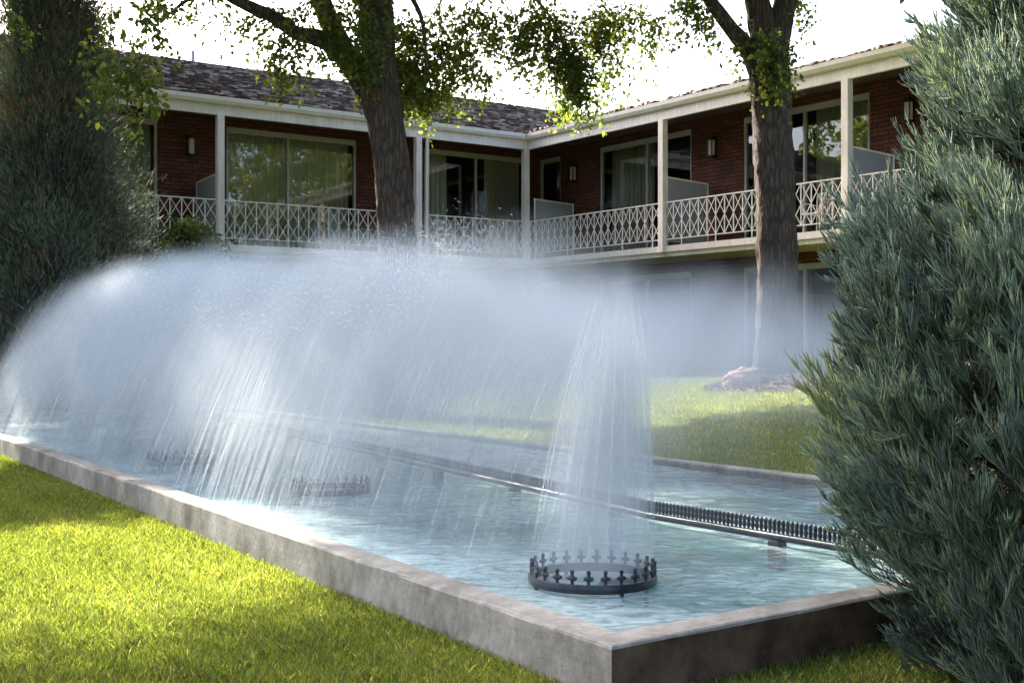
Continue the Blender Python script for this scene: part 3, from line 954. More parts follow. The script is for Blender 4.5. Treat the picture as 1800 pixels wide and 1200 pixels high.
# roofs of wooden shakes
def shake_roof(W, t0, t1, d0, run, rise, z0, limit, name='roof', w_back=True):
    g = random.Random(int(t0 * 10) + 5)
    V = []; Fc = []; T = []
    sl = math.hypot(run, rise); cosr = run / sl; sinr = rise / sl
    expo = .19; rows = int(sl / expo)
    def pt(t, s, h): return W(t, d0 + s * cosr - h * sinr, z0 + s * sinr + h * cosr)
    for r in range(rows + 1):
        s0 = r * expo; t = t0 + g.uniform(-.1, 0)
        while t < t1:
            w = g.uniform(.09, .24)
            if limit is None or limit(t + w / 2, s0 * cosr):
                js = g.uniform(-.03, .03); h0 = g.choice((.018, .03, .045, .062)) + g.uniform(-.006, .006); h1 = .004
                a0 = s0 + js; a1 = min(s0 + expo * 1.6, sl)
                tw = g.uniform(-.013, .013)
                b = len(V)
                for (tt, ss, hh) in ((t, a0, 0), (t + w - .008, a0, 0), (t + w - .008, a1, -.012), (t, a1, -.012),
                                     (t, a0, h0 + tw), (t + w - .008, a0, h0 - tw), (t + w - .008, a1, h1), (t, a1, h1)):
                    V.append(tuple(pt(tt, ss, hh)))
                for q in ((4, 5, 6, 7), (0, 1, 5, 4), (1, 2, 6, 5), (3, 0, 4, 7)):
                    Fc.append(tuple(b + i for i in q))
                T += [g.betavariate(1.6, 1.8)] * 8
            t += w
    ro = np_mesh(name, np.array(V), np.array(Fc), SHAKE, bld, attr={'tint': np.array(T)})
    return ro, pt, sl
# left wing: front slope, 5 m run, 1.85 m rise
lim = lambda t, d: True
ro, ptL, slL = shake_roof(WL, TL0 - .2, 13.6, -.14, 5.14, 1.87, GT + .012, lambda t, d: t < 7.73 + 1.15 * d + .35)
ro2, ptR, slR = shake_roof(WR, -.3, SR1 + .3, -.14, 4.0, .86, GT + .010, lambda s, d: s > -1.0 * d - .3)
mb = MB()
def slab_under(W, t0, t1, run, rise, tri0=0, tri1=0):
    p = [W(t0, -.13, GT), W(t1, -.13, GT), W(t1 + tri1, -.13 + run, GT + rise), W(t0 + tri0, -.13 + run, GT + rise)]
    q = [W(t0, -.13, GT - .03), W(t1, -.13, GT - .03), W(t1 + tri1, -.13 + run, GT - .03), W(t0 + tri0, -.13 + run, GT - .03)]
    mb.face(p); mb.face(q[::-1])
    for i in range(4): j = (i + 1) % 4; mb.face([p[i], q[i], q[j], p[j]])
slab_under(WL, TL0 - .1, 7.9, 5.1, 1.80, 0, 5.6)
# back slopes
mb.face([WL(TL0 - .1, 4.97, GT + 1.80), WL(13.5, 4.97, GT + 1.80), WL(13.5, 10.1, GT), WL(TL0 - .1, 10.1, GT)])
mb.build('roof_deck', SHAKE, bld)
mb = MB(); slab_under(WR, -.05, SR1 + .1, 4.0, .82, -4.0, 0)
mb.face([WR(-4, 3.87, GT + .82), WR(SR1 + .1, 3.87, GT + .82), WR(SR1 + .1, 8, GT - .1), WR(-4, 8, GT - .1)])
mb.build('roof_deck', SHAKE, bld)
# ridge cap
rc = MB(); g = random.Random(3)
t = TL0
while t < 13.4:
    for sg in (-1, 1):
        c = WL(t + .13, 5.0 + sg * .06, GT + 1.895 - .02 + g.uniform(-.008, .01))
        rc.obox(c, UL, (NL + ZV * (-.36 * sg)).normalized(), (ZV + NL * (.36 * sg)).normalized(), .14, .085, .012)
    t += .2
rc.build('ridge_cap', SHAKE, bld)
# vent pipe on the roof
vp = MB(); c = WL(.95, 4.75, GT + 1.6); vp.tube([c, c + Vector((0, 0, .5))], .045, 10); vp.tube([c + Vector((0, 0, .02)), c + Vector((0, 0, .12))], .08, 10)
vp.build('vent_pipe', FRAME, bld, smooth=False)
# end walls of the wings and rear walls (brick)
mb = MB(); wbox(mb, WR, SR1 - .18, SR1, DEP + .2, 7.9, -.3, GT + .2)
wbox(mb, WR, 1.5, SR1, 7.7, 7.88, -.3, GT - .2)
wbox(mb, WL, TL0, 8, 9.7, 9.88, -.3, GT - .1); wbox(mb, WL, TL0, TL0 + .18, DEP + .2, 9.7, -.3, GT)
me_o = mb.build('rear_wall', BRICK, bld)
uvl = me_o.data.uv_layers.new(name='UVMap')
for lp in me_o.data.loops:
    co = me_o.data.vertices[lp.vertex_index].co
    uvl.data[lp.index].uv = (co.x + co.y, co.z)

# white garden chair on the right hand balcony
def make_chair():
    base = BC + UR * 8.35 + NR * .75 + Vector((0, 0, SZ))
    root = empty('balcony_chair', base, math.atan2(UR.y, UR.x))
    tag(root, 'small white metal chair behind the balcony railing, right of the right hand tree', 'chair')
    s = MB(); s.box(-.22, .22, -.22, .22, .41, .44); s.build('seat', WHITE2, root, bevel=.008)
    for x in (-.19, .19):
        for y in (-.19, .19):
            l = MB(); l.tube([(x, y, .41), (x * 1.1, y * 1.1, 0)], .012, 8); l.build('leg', WHITE2, root)
    b = MB()
    b.tube([(-.2, .2, .43), (-.21, .24, .8), (-.15, .26, .86), (.15, .26, .86), (.21, .24, .8), (.2, .2, .43)], .013, 8)
    for k in range(7): b.tube([(-.15 + k * .05, .205, .44), (-.15 + k * .05, .255, .85)], .006, 6)
    b.build('backrest', WHITE2, root)
    a = MB()
    for x in (-.24, .24): a.tube([(x * .9, .22, .62), (x, .0, .64), (x, -.18, .63), (x * .85, -.2, .43)], .012, 8)
    a.build('armrest', WHITE2, root)
make_chair()

# ------------------------------------------------------------------ trees
def trunk_mesh(paths, name, parent, org, mat=BARK, seg=30, step=.09, rough=.085):
    mb = MB()
    g = random.Random(11)
    for pts in paths:
        P_ = [Vector(p[:3]) for p in pts]; Rr = [p[3] for p in pts]
        # resample by catmull-rom
        out = []; rad = []
        for i in range(len(P_) - 1):
            p0 = P_[max(i - 1, 0)]; p1 = P_[i]; p2 = P_[i + 1]; p3 = P_[min(i + 2, len(P_) - 1)]
            n = max(2, int((p2 - p1).length / step))
            for k in range(n):
                t = k / n
                q = .5 * ((2 * p1) + (p2 - p0) * t + (2 * p0 - 5 * p1 + 4 * p2 - p3) * t * t + (3 * p1 - p0 - 3 * p2 + p3) * t ** 3)
                out.append(q - org); rad.append(Rr[i] + (Rr[i + 1] - Rr[i]) * t)
        out.append(P_[-1] - org); rad.append(Rr[-1])
        b0 = len(mb.v)
        sg = seg if rad[0] > .1 else 8
        mb.tube(out, rad, sg)
        # furrows: displace radially
        ph = [g.uniform(-1, 1) for _ in range(sg)]
        for i in range(len(out)):
            for k in range(sg):
                v = Vector(mb.v[b0 + i * sg + k]); d = v - out[i]
                f = 1 + rough * (ph[k] + .9 * math.sin(i * .9 + k * 2.1) * math.sin(i * .37 + k) + g.uniform(-.5, .5))
                mb.v[b0 + i * sg + k] = tuple(out[i] + d * f)
    return mb.build(name, mat, parent, smooth=True)

def leaf_mesh(name, C, S, T, mat, parent, org, g, lw=.55, droop=.6):
    """C centres (n,3), S sizes, T tint -> lobed folded leaves (two quads + tip)"""
    n = len(C)
    az = g.uniform(0, 2 * np.pi, n); el = g.normal(-droop, .5, n)
    ax = np.stack([np.cos(az) * np.cos(el), np.sin(az) * np.cos(el), np.sin(el)], 1)
    rnd = g.normal(0, 1, (n, 3)); sd = np.cross(ax, rnd); sd /= np.linalg.norm(sd, axis=1, keepdims=True) + 1e-9
    nm = np.cross(ax, sd)
    S_ = S[:, None]
    a = C; tip = C + ax * S_
    m = C + ax * S_ * .45
    l1 = C + ax * S_ * .30 + sd * S_ * lw * .55 + nm * S_ * .12
    l2 = C + ax * S_ * .62 + sd * S_ * lw * .42 + nm * S_ * .10
    r1 = C + ax * S_ * .30 - sd * S_ * lw * .55 + nm * S_ * .12
    r2 = C + ax * S_ * .62 - sd * S_ * lw * .42 + nm * S_ * .10
    V = np.stack([a, l1, l2, tip, m, r1, r2], 1).reshape(-1, 3) - np.array(org)[None]
    b = np.arange(n)[:, None] * 7
    F1 = b + np.array([0, 1, 2, 4])[None]; F2 = b + np.array([4, 2, 3, 6])[None]; F3 = b + np.array([0, 4, 6, 5])[None]
    return np_mesh(name, V, np.concatenate([F1, F2, F3]), mat, parent, attr={'tint': np.repeat(T, 7)})

SUNH = (.615 * 1.327, -.788 * 1.327)
GAPS = [(-2.0, 6.2, 1.05), (-1.3, 5.1, .7),  (.3, 14.9, .7), (1.6, 15.1, .7), (2.8, 15.4, .7), (3.2, 16.4, .7), (-1.2, 14.4, .4)]
def leafy(clusters, g, tw=30, per=25):
    # crowns are open along the lines where the sun reaches the lawn
    def lit(c):
        gx_, gy_ = c[0] + SUNH[0] * c[2], c[1] + SUNH[1] * c[2]
        return any((gx_ - a) ** 2 + (gy_ - b) ** 2 < (r_ + .55) ** 2 for a, b, r_ in GAPS)
    clusters = [c for c in clusters if c[2] < 6.0 or not lit(c)]
    """clusters (x,y,z,rx,rz,amount): drooping twigs carrying leaves"""
    C = []; S = []; T = []; tw_paths = []
    for (x, y, z, rx, rz, am) in clusters:
        nt_ = max(2, int(tw * am))
        base_t = g.normal(.45, .12)
        for _ in range(nt_):
            d = g.normal(0, 1, 3); d /= np.linalg.norm(d); rr = g.random() ** .45
            p = np.array([x, y, z]) + d * rr * np.array([rx, rx, rz])
            dr = np.array([g.normal(0, .6), g.normal(0, .6), g.normal(-.5, .35)]); dr /= np.linalg.norm(dr)
            ln = g.uniform(.25, .6)
            k = int(per * g.uniform(.5, 1.4))
            s = np.sort(g.random(k))[:, None]
            pts = p[None] + dr[None] * s * ln + np.array([0, 0, -1])[None] * (s ** 2) * ln * .4 + g.normal(0, .055, (k, 3))
            C.append(pts); S.append(g.uniform(.045, .105, k)); T.append(np.clip(base_t + g.normal(0, .17, k) + (g.random(k) < .03) * .4, 0, 1))
            tw_paths.append((p, dr, ln))
    return np.concatenate(C), np.concatenate(S), np.concatenate(T), tw_paths

def at(px, py, Y):
    return ((px - 900) / F * Y, Y, EYE + (610 - py) / F * Y)

def twig_mesh(tw, every, name, parent, org):
    mb = MB()
    for i, (p, dr, ln) in enumerate(tw):
        if i % every: continue
        a = Vector(p) - Vector(org); d = Vector(dr)
        mb.tube([a - d * .15 + Vector((0, 0, .05)), a + d * ln * .5 - Vector((0, 0, ln * .08)), a + d * ln - Vector((0, 0, ln * .38))], [.008, .006, .002], 4, False)
    o = mb.build(name, TWIG, parent); o['kind'] = 'stuff'; return o

# --- left deciduous tree
def left_tree():
    g = np.random.default_rng(31)
    Y = 17.0
    gx = at(700, 600, Y)[0]; gz = float(ground_z(np.array(gx), np.array(Y)))
    org = Vector((gx, Y, gz))
    root = empty('deciduous_tree', org)
    tag(root, 'large forked tree with furrowed trunk rising behind the middle of the spray', 'tree')
    def q(px, py, r, dy=0): x, y, z = at(px, py, Y + dy); return (x, y, z, r)
    paths = [[(gx - .02, Y, gz - .1, .42), (gx, Y, gz + .35, .32), q(699, 470, .265), q(697, 400, .25), q(692, 330, .25), q(683, 250, .245), q(672, 170, .25), q(665, 90, .225), q(660, 20, .23), q(662, -80, .2), q(680, -220, .16, .5), q(720, -420, .1, 1)],
             [q(668, 215, .16), q(640, 150, .17), q(612, 105, .17), q(585, 78, .13), q(555, 66, .12), q(520, 58, .10), q(480, 30, .09), q(430, 8, .08), q(380, -20, .07), q(280, -90, .05, -.5)],
             [q(640, 150, .15), q(608, 95, .15), q(580, 40, .14), q(560, -10, .13), q(535, -90, .1), q(500, -220, .07)],
             [q(662, 20, .12), q(720, -60, .10, .4), q(820, -120, .08, .9), q(960, -150, .05, 1.2)],
             [q(820, -120, .05, .9), q(900, -40, .035, 1.0), q(960, 20, .02, 1.1), q(1000, 90, .01, 1.1)],
             [q(700, -40, .05, .2), q(740, 30, .03, -.3), q(750, 120, .012, -.4)],
             [q(655, -60, .16), q(560, -160, .12, 1), q(400, -230, .08, 2), q(200, -280, .05, 3)],
             [q(380, -20, .05), q(330, 0, .03), q(280, 40, .012)]]
    trunk_mesh(paths, 'trunk', root, org)
    cl = []
    def c(px, py, r, am, dy=0, rz=None):
        x, y, z = at(px, py, Y + dy); cl.append((x, y, z, r, rz or r, am))
    # foliage low enough to be seen
    for (px, py, r, am, dy) in [(650, 40, .55, 1.2, -.6), (620, 95, .3, .6, -.5), (690, 70, .4, .8, .4), (560, 20, .4, .7, -.4), (520, 85, .3, .5, -.5), (505, 35, .3, .4, .2),
                                (470, 90, .2, .25, 0), (440, 30, .22, .25, 0), (515, 125, .15, .15, -.3), (715, 130, .35, 1.5, .5), (745, 150, .25, .9, .6), (770, 100, .4, 1.5, .7),
                                (790, 40, .45, 1.0, .8), (840, 60, .4, .8, .6), (850, 130, .22, .35, .6), (890, 30, .4, .8, .7), (930, 75, .3, .5, .8), (965, 30, .4, 1.5, 1.0), (985, 95, .3, 1.2, 1.0),
                                (1005, 125, .3, 1.2, 1.1), (1015, 158, .2, .6, 1.1), (1040, 60, .35, 1.3, 1.1), (1060, 110, .25, .5, 1.2), (1075, 25, .3, .6, 1.2), (1110, 20, .22, .4, 1.2),
                                (1140, 35, .18, .25, 1.2), (1148, 60, .12, .12, 1.2), (1000, 172, .18, .18, 3.0), (960, 168, .15, .1, 3.0), (600, -5, .4, .6, 0), (400, 0, .25, .2, 0), (340, 0, .25, .2, 0),
                                (760, 165, .16, .25, .6), (700, 110, .25, .6, .8), (735, 60, .35, .8, .9), (1105, 62, .1, .08, 1.2)]:
        c(px, py, r, am, dy)
    # crown above the frame
    for _ in range(90):  # outlying clusters added out of view to shade the far lawn
        d = g.normal(0, 1, 3); d /= np.linalg.norm(d); rr = g.random() ** .4
        zz = 9.3 + d[2] * rr * 1.7; cy = 19.6 + d[1] * rr * 2.3; cx = -5.6 + d[0] * rr * 2.9
        if zz > EYE + .29 * cy + 1.0: cl.append((cx, cy, zz, .7, .55, 1.7))
    for _ in range(150):  # more unseen clusters put in to darken the lawn behind the basin
        d = g.normal(0, 1, 3); d /= np.linalg.norm(d); rr = g.random() ** .4
        zz = 9.0 + d[2] * rr * 1.3; cy = 19.3 + d[1] * rr * 2.4; cx = -3.8 + d[0] * rr * 3.0
        if zz > EYE + .29 * cy + 1.0: cl.append((cx, cy, zz, .7, .55, 2.0))
    for _ in range(230):
        th = g.uniform(0, 2 * np.pi); rr = 4.6 * g.random() ** .5; zz = g.uniform(6.3, 12.5)
        sc = math.sqrt(max(.05, 1 - ((zz - 9) / 4.6) ** 2))
        cy = Y + math.sin(th) * rr * sc
        if zz > EYE + .29 * cy + 1.15: cl.append((gx + .3 + math.cos(th) * rr * sc, cy, zz, .75, .6, 1.1))
    C, S, T, tw = leafy(cl, g)
    leaf_mesh('crown', C, S, T, LEAF, root, org, g)
    twig_mesh(tw, 4, 'twigs', root, org)
left_tree()

def right_tree():
    g = np.random.default_rng(41)
    Y = 17.0
    gx = at(1366, 600, Y)[0]; gz = float(ground_z(np.array(gx), np.array(Y)))
    org = Vector((gx, Y, gz))
    root = empty('deciduous_tree', org)
    tag(root, 'tree with bare furrowed trunk and leafy fork, standing in the mulch bed at right', 'tree')
    def q(px, py, r, dy=0): x, y, z = at(px, py, Y + dy); return (x, y, z, r)
    paths = [[(gx - .05, Y, gz - .1, .40), (gx - .03, Y, gz + .3, .31), q(1366, 560, .275), q(1366, 450, .27), q(1363, 350, .265), q(1359, 250, .265), q(1354, 150, .27), q(1352, 90, .25), q(1335, 20, .17), q(1322, -60, .14), q(1300, -220, .1), q(1280, -420, .06)],
             [q(1345, 150, .17), q(1318, 92, .13), q(1288, 55, .105), q(1262, 20, .095), q(1235, -20, .085), q(1180, -120, .06)],
             [q(1358, 140, .2), q(1368, 70, .17), q(1382, 0, .155), q(1398, -80, .13), q(1440, -250, .09), q(1470, -400, .05)]]
    trunk_mesh(paths, 'trunk', root, org)
    cl = []
    def c(px, py, r, am, dy=0, rz=None):
        x, y, z = at(px, py, Y + dy); cl.append((x, y, z, r, rz or r, am))
    for (px, py, r, am, dy) in [(1352, 80, .2, .5, -.42), (1362, 118, .16, .4, -.4), (1350, 138, .1, .2, -.35), (1385, 95, .12, .25, -.3), (1215, 5, .2, .3, 0), (1235, 25, .15, .2, 0), (1330, 70, .12, .2, -.3),
                                (1415, 10, .12, .15, 0), (1400, -5, .15, .2, 0), (1202, -10, .3, .4, 0)]:
        c(px, py, r, am, dy)
    for _ in range(190):
        th = g.uniform(0, 2 * np.pi); rr = 4.2 * g.random() ** .5; zz = g.uniform(6.6, 12.5)
        sc = math.sqrt(max(.05, 1 - ((zz - 9.2) / 4.4) ** 2))
        cy = Y + math.sin(th) * rr * sc
        if zz > EYE + .29 * cy + 1.15: cl.append((gx + math.cos(th) * rr * sc, cy, zz, .75, .6, 1.0))
    C, S, T, tw = leafy(cl, g)
    leaf_mesh('crown', C, S, T, LEAF, root, org, g)
    twig_mesh(tw, 5, 'twigs', root, org)
    return org
rt = right_tree()

# --- tree just outside the frame at left whose low boughs hang into the view and dapple the lawn
def side_tree():
    g = np.random.default_rng(51)
    x0, y0 = -9.6, 13.2
    org = Vector((x0, y0, 0))
    root = empty('deciduous_tree', org)
    tag(root, 'tree just left of the view whose low leafy boughs hang over the upper left corner', 'tree')
    paths = [[(x0, y0, -.1, .34), (x0, y0, .4, .27), (x0 + .1, y0, 2.5, .24), (x0, y0 + .1, 4.5, .2), (x0 + .2, y0, 7, .13), (x0, y0, 9, .06)],
             [(x0 + .1, y0, 3.2, .12), (x0 + 1.6, y0 + .2, 4.8, .09), (x0 + 3.2, y0 + .4, 5.6, .06), (x0 + 4.8, y0 + .5, 5.3, .02)],
             [(x0, y0, 5.2, .12), (x0 - .1, y0 + 2, 7, .08), (x0 + .3, y0 + 4, 8.3, .03)],
             [(x0, y0, 4.2, .12), (x0 - 1.5, y0 - 1.2, 6, .08), (x0 - 2.4, y0 - 2, 7, .03)]]
    trunk_mesh(paths, 'trunk', root, org)
    cl = []
    def c(px, py, Y, r, am): x, y, z = at(px, py, Y); cl.append((x, y, z, r, r, am))
    for (px, py, r, am) in [(235, 118, .16, .3), (215, 100, .13, .2), (255, 140, .12, .2), (240, 60, .15, .12), (265, 20, .18, .2), (215, 30, .15, .12), (285, 75, .1, .08), (185, 60, .12, .1), (215, 142, .1, .12),
                            (15, 25, .12, .12), (300, 0, .15, .15), (180, 135, .1, .15)]:
        c(px, py, 13.6, r, am)
    for _ in range(85):  # leaf clusters added out of view to keep sun off the mist
        d = g.normal(0, 1, 3); d /= np.linalg.norm(d); rr = g.random() ** .4
        zz = 8.3 + d[2] * rr * 1.9; cy = 17.0 + d[1] * rr * 2.4; cx = -9.4 + d[0] * rr * 2.2
        if cx > -.43 * cy - 2.2 and zz < EYE + .29 * cy + 1.5: continue
        cl.append((cx, cy, zz, .65, .5, 1.3))
    for _ in range(SIDE_N):
        th = g.uniform(0, 2 * np.pi); rr = 4.2 * g.random() ** .5; zz = g.uniform(4.6, 11)
        sc = math.sqrt(max(.05, 1 - ((zz - 7.8) / 3.6) ** 2))
        cx = x0 + .5 + math.cos(th) * rr * sc; cy = y0 + math.sin(th) * rr * sc
        if cx > -.43 * cy - 3.0 and zz < EYE + .29 * cy + 1.6: continue
        cl.append((cx, cy, zz, .6, .5, .9))
    C, S, T, tw = leafy(cl, g)
    leaf_mesh('crown', C, S, T, LEAF, root, org, g)
    twig_mesh(tw, 5, 'twigs', root, org)
SIDE_N = 270
side_tree()

# trees in the distance behind the camera and to the right: seen as reflections in the windows, and shading
def bg_tree(x0, y0, h, r, seed, label):
    g = np.random.default_rng(seed)
    org = Vector((x0, y0, 0)); root = empty('deciduous_tree', org)
    tag(root, label, 'tree')
    trunk_mesh([[(x0, y0, -.1, .4), (x0, y0, h * .3, .3), (x0 + .3, y0, h * .6, .2), (x0, y0, h * .95, .05)],
                [(x0, y0, h * .3, .2), (x0 + r * .5, y0, h * .55, .1), (x0 + r * .7, y0, h * .7, .03)],
                [(x0, y0, h * .3, .2), (x0 - r * .5, y0 + .4, h * .55, .1), (x0 - r * .7, y0, h * .7, .03)]], 'trunk', root, org, step=.5)
    cl = []
    for _ in range(110):
        d = g.normal(0, 1, 3); d /= np.linalg.norm(d); rr = g.random() ** .35
        cl.append((x0 + d[0] * rr * r, y0 + d[1] * rr * r, h * .62 + d[2] * rr * h * .36, .9, .7, .55))
    C, S, T, tw = leafy(cl, g)
    leaf_mesh('crown', C, S * 1.9, T, LEAF, root, org, g)
bg_tree(19, 15, 13, 4.8, 61, 'bushy tree beyond the right end of the motel, mirrored in the left hand windows')
bg_tree(25, 8, 15, 5.2, 62, 'taller tree far off to the right, mirrored in the left hand windows')
bg_tree(-17, 9, 9, 3.2, 63, 'broad tree far off to the left beyond the lawn')
bg_tree(-14.8, 22.5, 13, 3.9, 64, 'tall tree added for shade at the far left end of the motel, behind the conifer')  # out-of-view tree added to cast shade over the basin and spray

# --- dark conifer at left
def conifer():
    g = np.random.default_rng(71)
    x0, y0 = at(95, 0, 18.7)[0], 18.7
    gz = float(ground_z(np.array(x0), np.array(y0)))
    org = Vector((x0, y0, gz)); root = empty('conifer_tree', org)
    tag(root, 'dark grey green columnar conifer standing against the left end of the balconies', 'conifer')
    trunk_mesh([[(x0, y0, gz - .1, .22), (x0, y0, gz + 2, .18), (x0 + .1, y0, 5, .12), (x0, y0, 8, .05), (x0, y0, 9.4, .015)]], 'trunk', root, org, step=.4)
    zs = np.array([.3, .9, 1.4, 2.2, 3.0, 3.6, 4.3, 5.2, 6.3, 7.5, 9.5]); rs = np.array([.4, .6, .85, 1.15, 1.22, 1.08, .88, .70, .60, .45, .08])
    C = []; D = []; T = []; S = []
    nb = 520
    for i in range(nb):
        z = .5 + 8.8 * (i / nb) ** 1.15 + g.uniform(-.1, .1); ph = g.uniform(0, 2 * np.pi)
        R0 = np.interp(z, zs, rs) * (1 + .16 * math.sin(3 * ph + z * 2.2) + .12 * math.sin(7 * ph - z * 3)) * g.uniform(.7, 1.12)
        out = np.array([math.cos(ph), math.sin(ph), .35]); out /= np.linalg.norm(out)
        c0 = np.array([x0 + math.cos(ph) * R0 * .8, y0 + math.sin(ph) * R0 * .8, z])
        n = 420
        lump = g.normal(0, 1, (n, 3)) * np.array([.20, .20, .22]) + out[None] * (g.random((n, 1)) - .5) * .35
        C.append(c0[None] + lump)
        d = out[None] * .8 + np.array([0, 0, .7])[None] + g.normal(0, .45, (n, 3)); D.append(d / np.linalg.norm(d, axis=1, keepdims=True))
        bt = g.normal(.42, .27) if g.random() > .10 else .97
        T.append(np.clip(bt + g.normal(0, .10, n), 0, 1)); S.append(g.uniform(.05, .15, n))
    C = np.concatenate(C) - np.array(org); D = np.concatenate(D); T = np.concatenate(T); S = np.concatenate(S); n = len(C)
    sd = np.cross(D, g.normal(0, 1, (n, 3))); sd /= np.linalg.norm(sd, axis=1, keepdims=True)
    w = .012
    V = np.stack([C - sd * w * .5, C + sd * w * .5, C + D * S[:, None] + sd * w * .3, C + D * S[:, None] - sd * w * .3], 1).reshape(-1, 3)
    np_mesh('crown', V, np.arange(n * 4).reshape(-1, 4), CONIF, root, attr={'tint': np.repeat(T, 4)})
conifer()

# leafy shrub at the foot of the balcony by the conifer
def side_bush(px, py, Y, r, seed, label, am=1.0):
    g = np.random.default_rng(seed)
    x, y, z = at(px, py, Y); gz = float(ground_z(np.array(x), np.array(y))); org = Vector((x, y, gz)); root = empty('leafy_shrub', org)
    tag(root, label, 'shrub')
    mb = MB()
    for k in range(6):
        a = k * 1.05; mb.tube([(0, 0, -.05), (math.cos(a) * .2, math.sin(a) * .2, (z - gz) * .5), (math.cos(a) * r * .7, math.sin(a) * r * .7, (z - gz) * .95)], [.03, .02, .008], 6)
    mb.build('stems', TWIG, root)
    cl = [(x + g.normal(0, r * .4), y + g.normal(0, r * .4), gz + (z + r * .6 - gz) * g.random() ** .5, r * .5, r * .4, .5 * am) for _ in range(26)]
    C, S, T, tw = leafy(cl, g)
    leaf_mesh('crown', C, S, np.clip(T - .2, 0, 1), LEAF, root, org, g)
side_bush(335, 440, 22.5, .7, 81, 'dark leafy shrub reaching the balcony edge beside the conifer')

# ------------------------------------------------------------------ mulch bed and boulder by the right tree
def mulch():
    cx, cy = rt.x + .15, rt.y - .5
    n = 40; V = []; Fc = []
    g = np.random.default_rng(5)
    rings = 12
    for i in range(rings + 1):
        for k in range(n):
            a = 2 * math.pi * k / n; rr = i / rings
            x = cx + math.cos(a) * rr * 1.25; y = cy + math.sin(a) * rr * 1.1
            h = .19 * (1 - rr ** 2) + g.normal(0, .008) * (1 - rr)
            V.append((x, y, float(ground_z(np.array(x), np.array(y))) + h + (-.02 if i == rings else .006)))
    for i in range(rings):
        for k in range(n): Fc.append((i * n + k, i * n + (k + 1) % n, (i + 1) * n + (k + 1) % n, (i + 1) * n + k))
    # chips
    cb = len(V)
    for _ in range(2600):
        a = g.uniform(0, 2 * math.pi); rr = g.random() ** .5
        x = cx + math.cos(a) * rr * 1.3; y = cy + math.sin(a) * rr * 1.15
        z = float(ground_z(np.array(x), np.array(y))) + .19 * max(0, 1 - rr ** 2) + .01
        d = g.normal(0, 1, 3); d[2] *= .4; d /= np.linalg.norm(d); e = np.cross(d, g.normal(0, 1, 3)); e /= np.linalg.norm(e)
        l = g.uniform(.02, .05); w = g.uniform(.006, .014); b = len(V); c_ = np.array([x, y, z])
        for s, t in ((-1, -1), (1, -1), (1, 1), (-1, 1)): V.append(tuple(c_ + d * l * s + e * w * t))
        Fc.append((b, b + 1, b + 2, b + 3))
    o = np_mesh('mulch_bed', np.array(V), np.array(Fc), MULCH); tag(o, 'mound of reddish bark mulch around the foot of the right tree', 'mulch', kind='stuff')
mulch()
def boulder():
    import bmesh
    from mathutils import noise as mn
    bm = bmesh.new(); bmesh.ops.create_icosphere(bm, subdivisions=4, radius=1)
    for v in bm.verts:
        c = v.co.copy()
        f = 1 + .28 * mn.noise(c * 1.6) + .12 * mn.noise(c * 4) + .05 * mn.noise(c * 11)
        v.co = Vector((c.x * .28 * f, c.y * .24 * f, max(-.08, c.z * .18 * f)))
    me = bpy.data.meshes.new('boulder'); bm.to_mesh(me); bm.free(); me.materials.append(STONE)
    o = bpy.data.objects.new('boulder', me); link(o)
    x, y = at(1311, 660, 16.2)[:2]
    o.location = (x, y, float(ground_z(np.array(x), np.array(y))) + .12)
    tag(o, 'pale sunlit boulder on the mulch bed left of the right tree trunk', 'boulder')
boulder()

# ------------------------------------------------------------------ foreground blue-green conifer shrub
def tubes_np(P0, D, Lh, Rd, curve, T0, k=4, T1=None):
    """n curved cords: start, dir, length, radius, bend-up vector; returns verts, faces, tint"""
    n = len(P0)
    s = np.linspace(0, 1, k)[None, :, None]
    pts = P0[:, None] + D[:, None] * Lh[:, None, None] * s + curve[:, None] * (s ** 2) * Lh[:, None, None]
    tg = D[:, None] + 2 * curve[:, None] * s; tg /= np.linalg.norm(tg, axis=2, keepdims=True)
    ref = np.cross(D, np.array([[.3, .5, .8]])); ref /= np.linalg.norm(ref, axis=1, keepdims=True) + 1e-9
    x = ref[:, None] - tg * np.sum(ref[:, None] * tg, 2, keepdims=True); x /= np.linalg.norm(x, axis=2, keepdims=True)
    y = np.cross(tg, x)
    rr = Rd[:, None] * np.array([1.0, 1.05, .95, .35])[None, :k] if k == 4 else Rd[:, None] * np.linspace(1, .4, k)[None]
    V = np.stack([pts + (x * math.cos(a) + y * math.sin(a)) * rr[..., None] for a in (0, 2.094, 4.189)], 2)
    idx = np.arange(n * k * 3).reshape(n, k, 3)
    F_ = np.concatenate([np.stack([idx[:, :-1, a], idx[:, :-1, (a + 1) % 3], idx[:, 1:, (a + 1) % 3], idx[:, 1:, a]], -1).reshape(-1, 4) for a in range(3)])
    sT = np.linspace(0, 1, k)[None]
    T = T0[:, None] * (1 - sT) + (T1 if T1 is not None else T0)[:, None] * sT
    return V.reshape(-1, 3), F_, np.repeat(T.reshape(-1), 3)

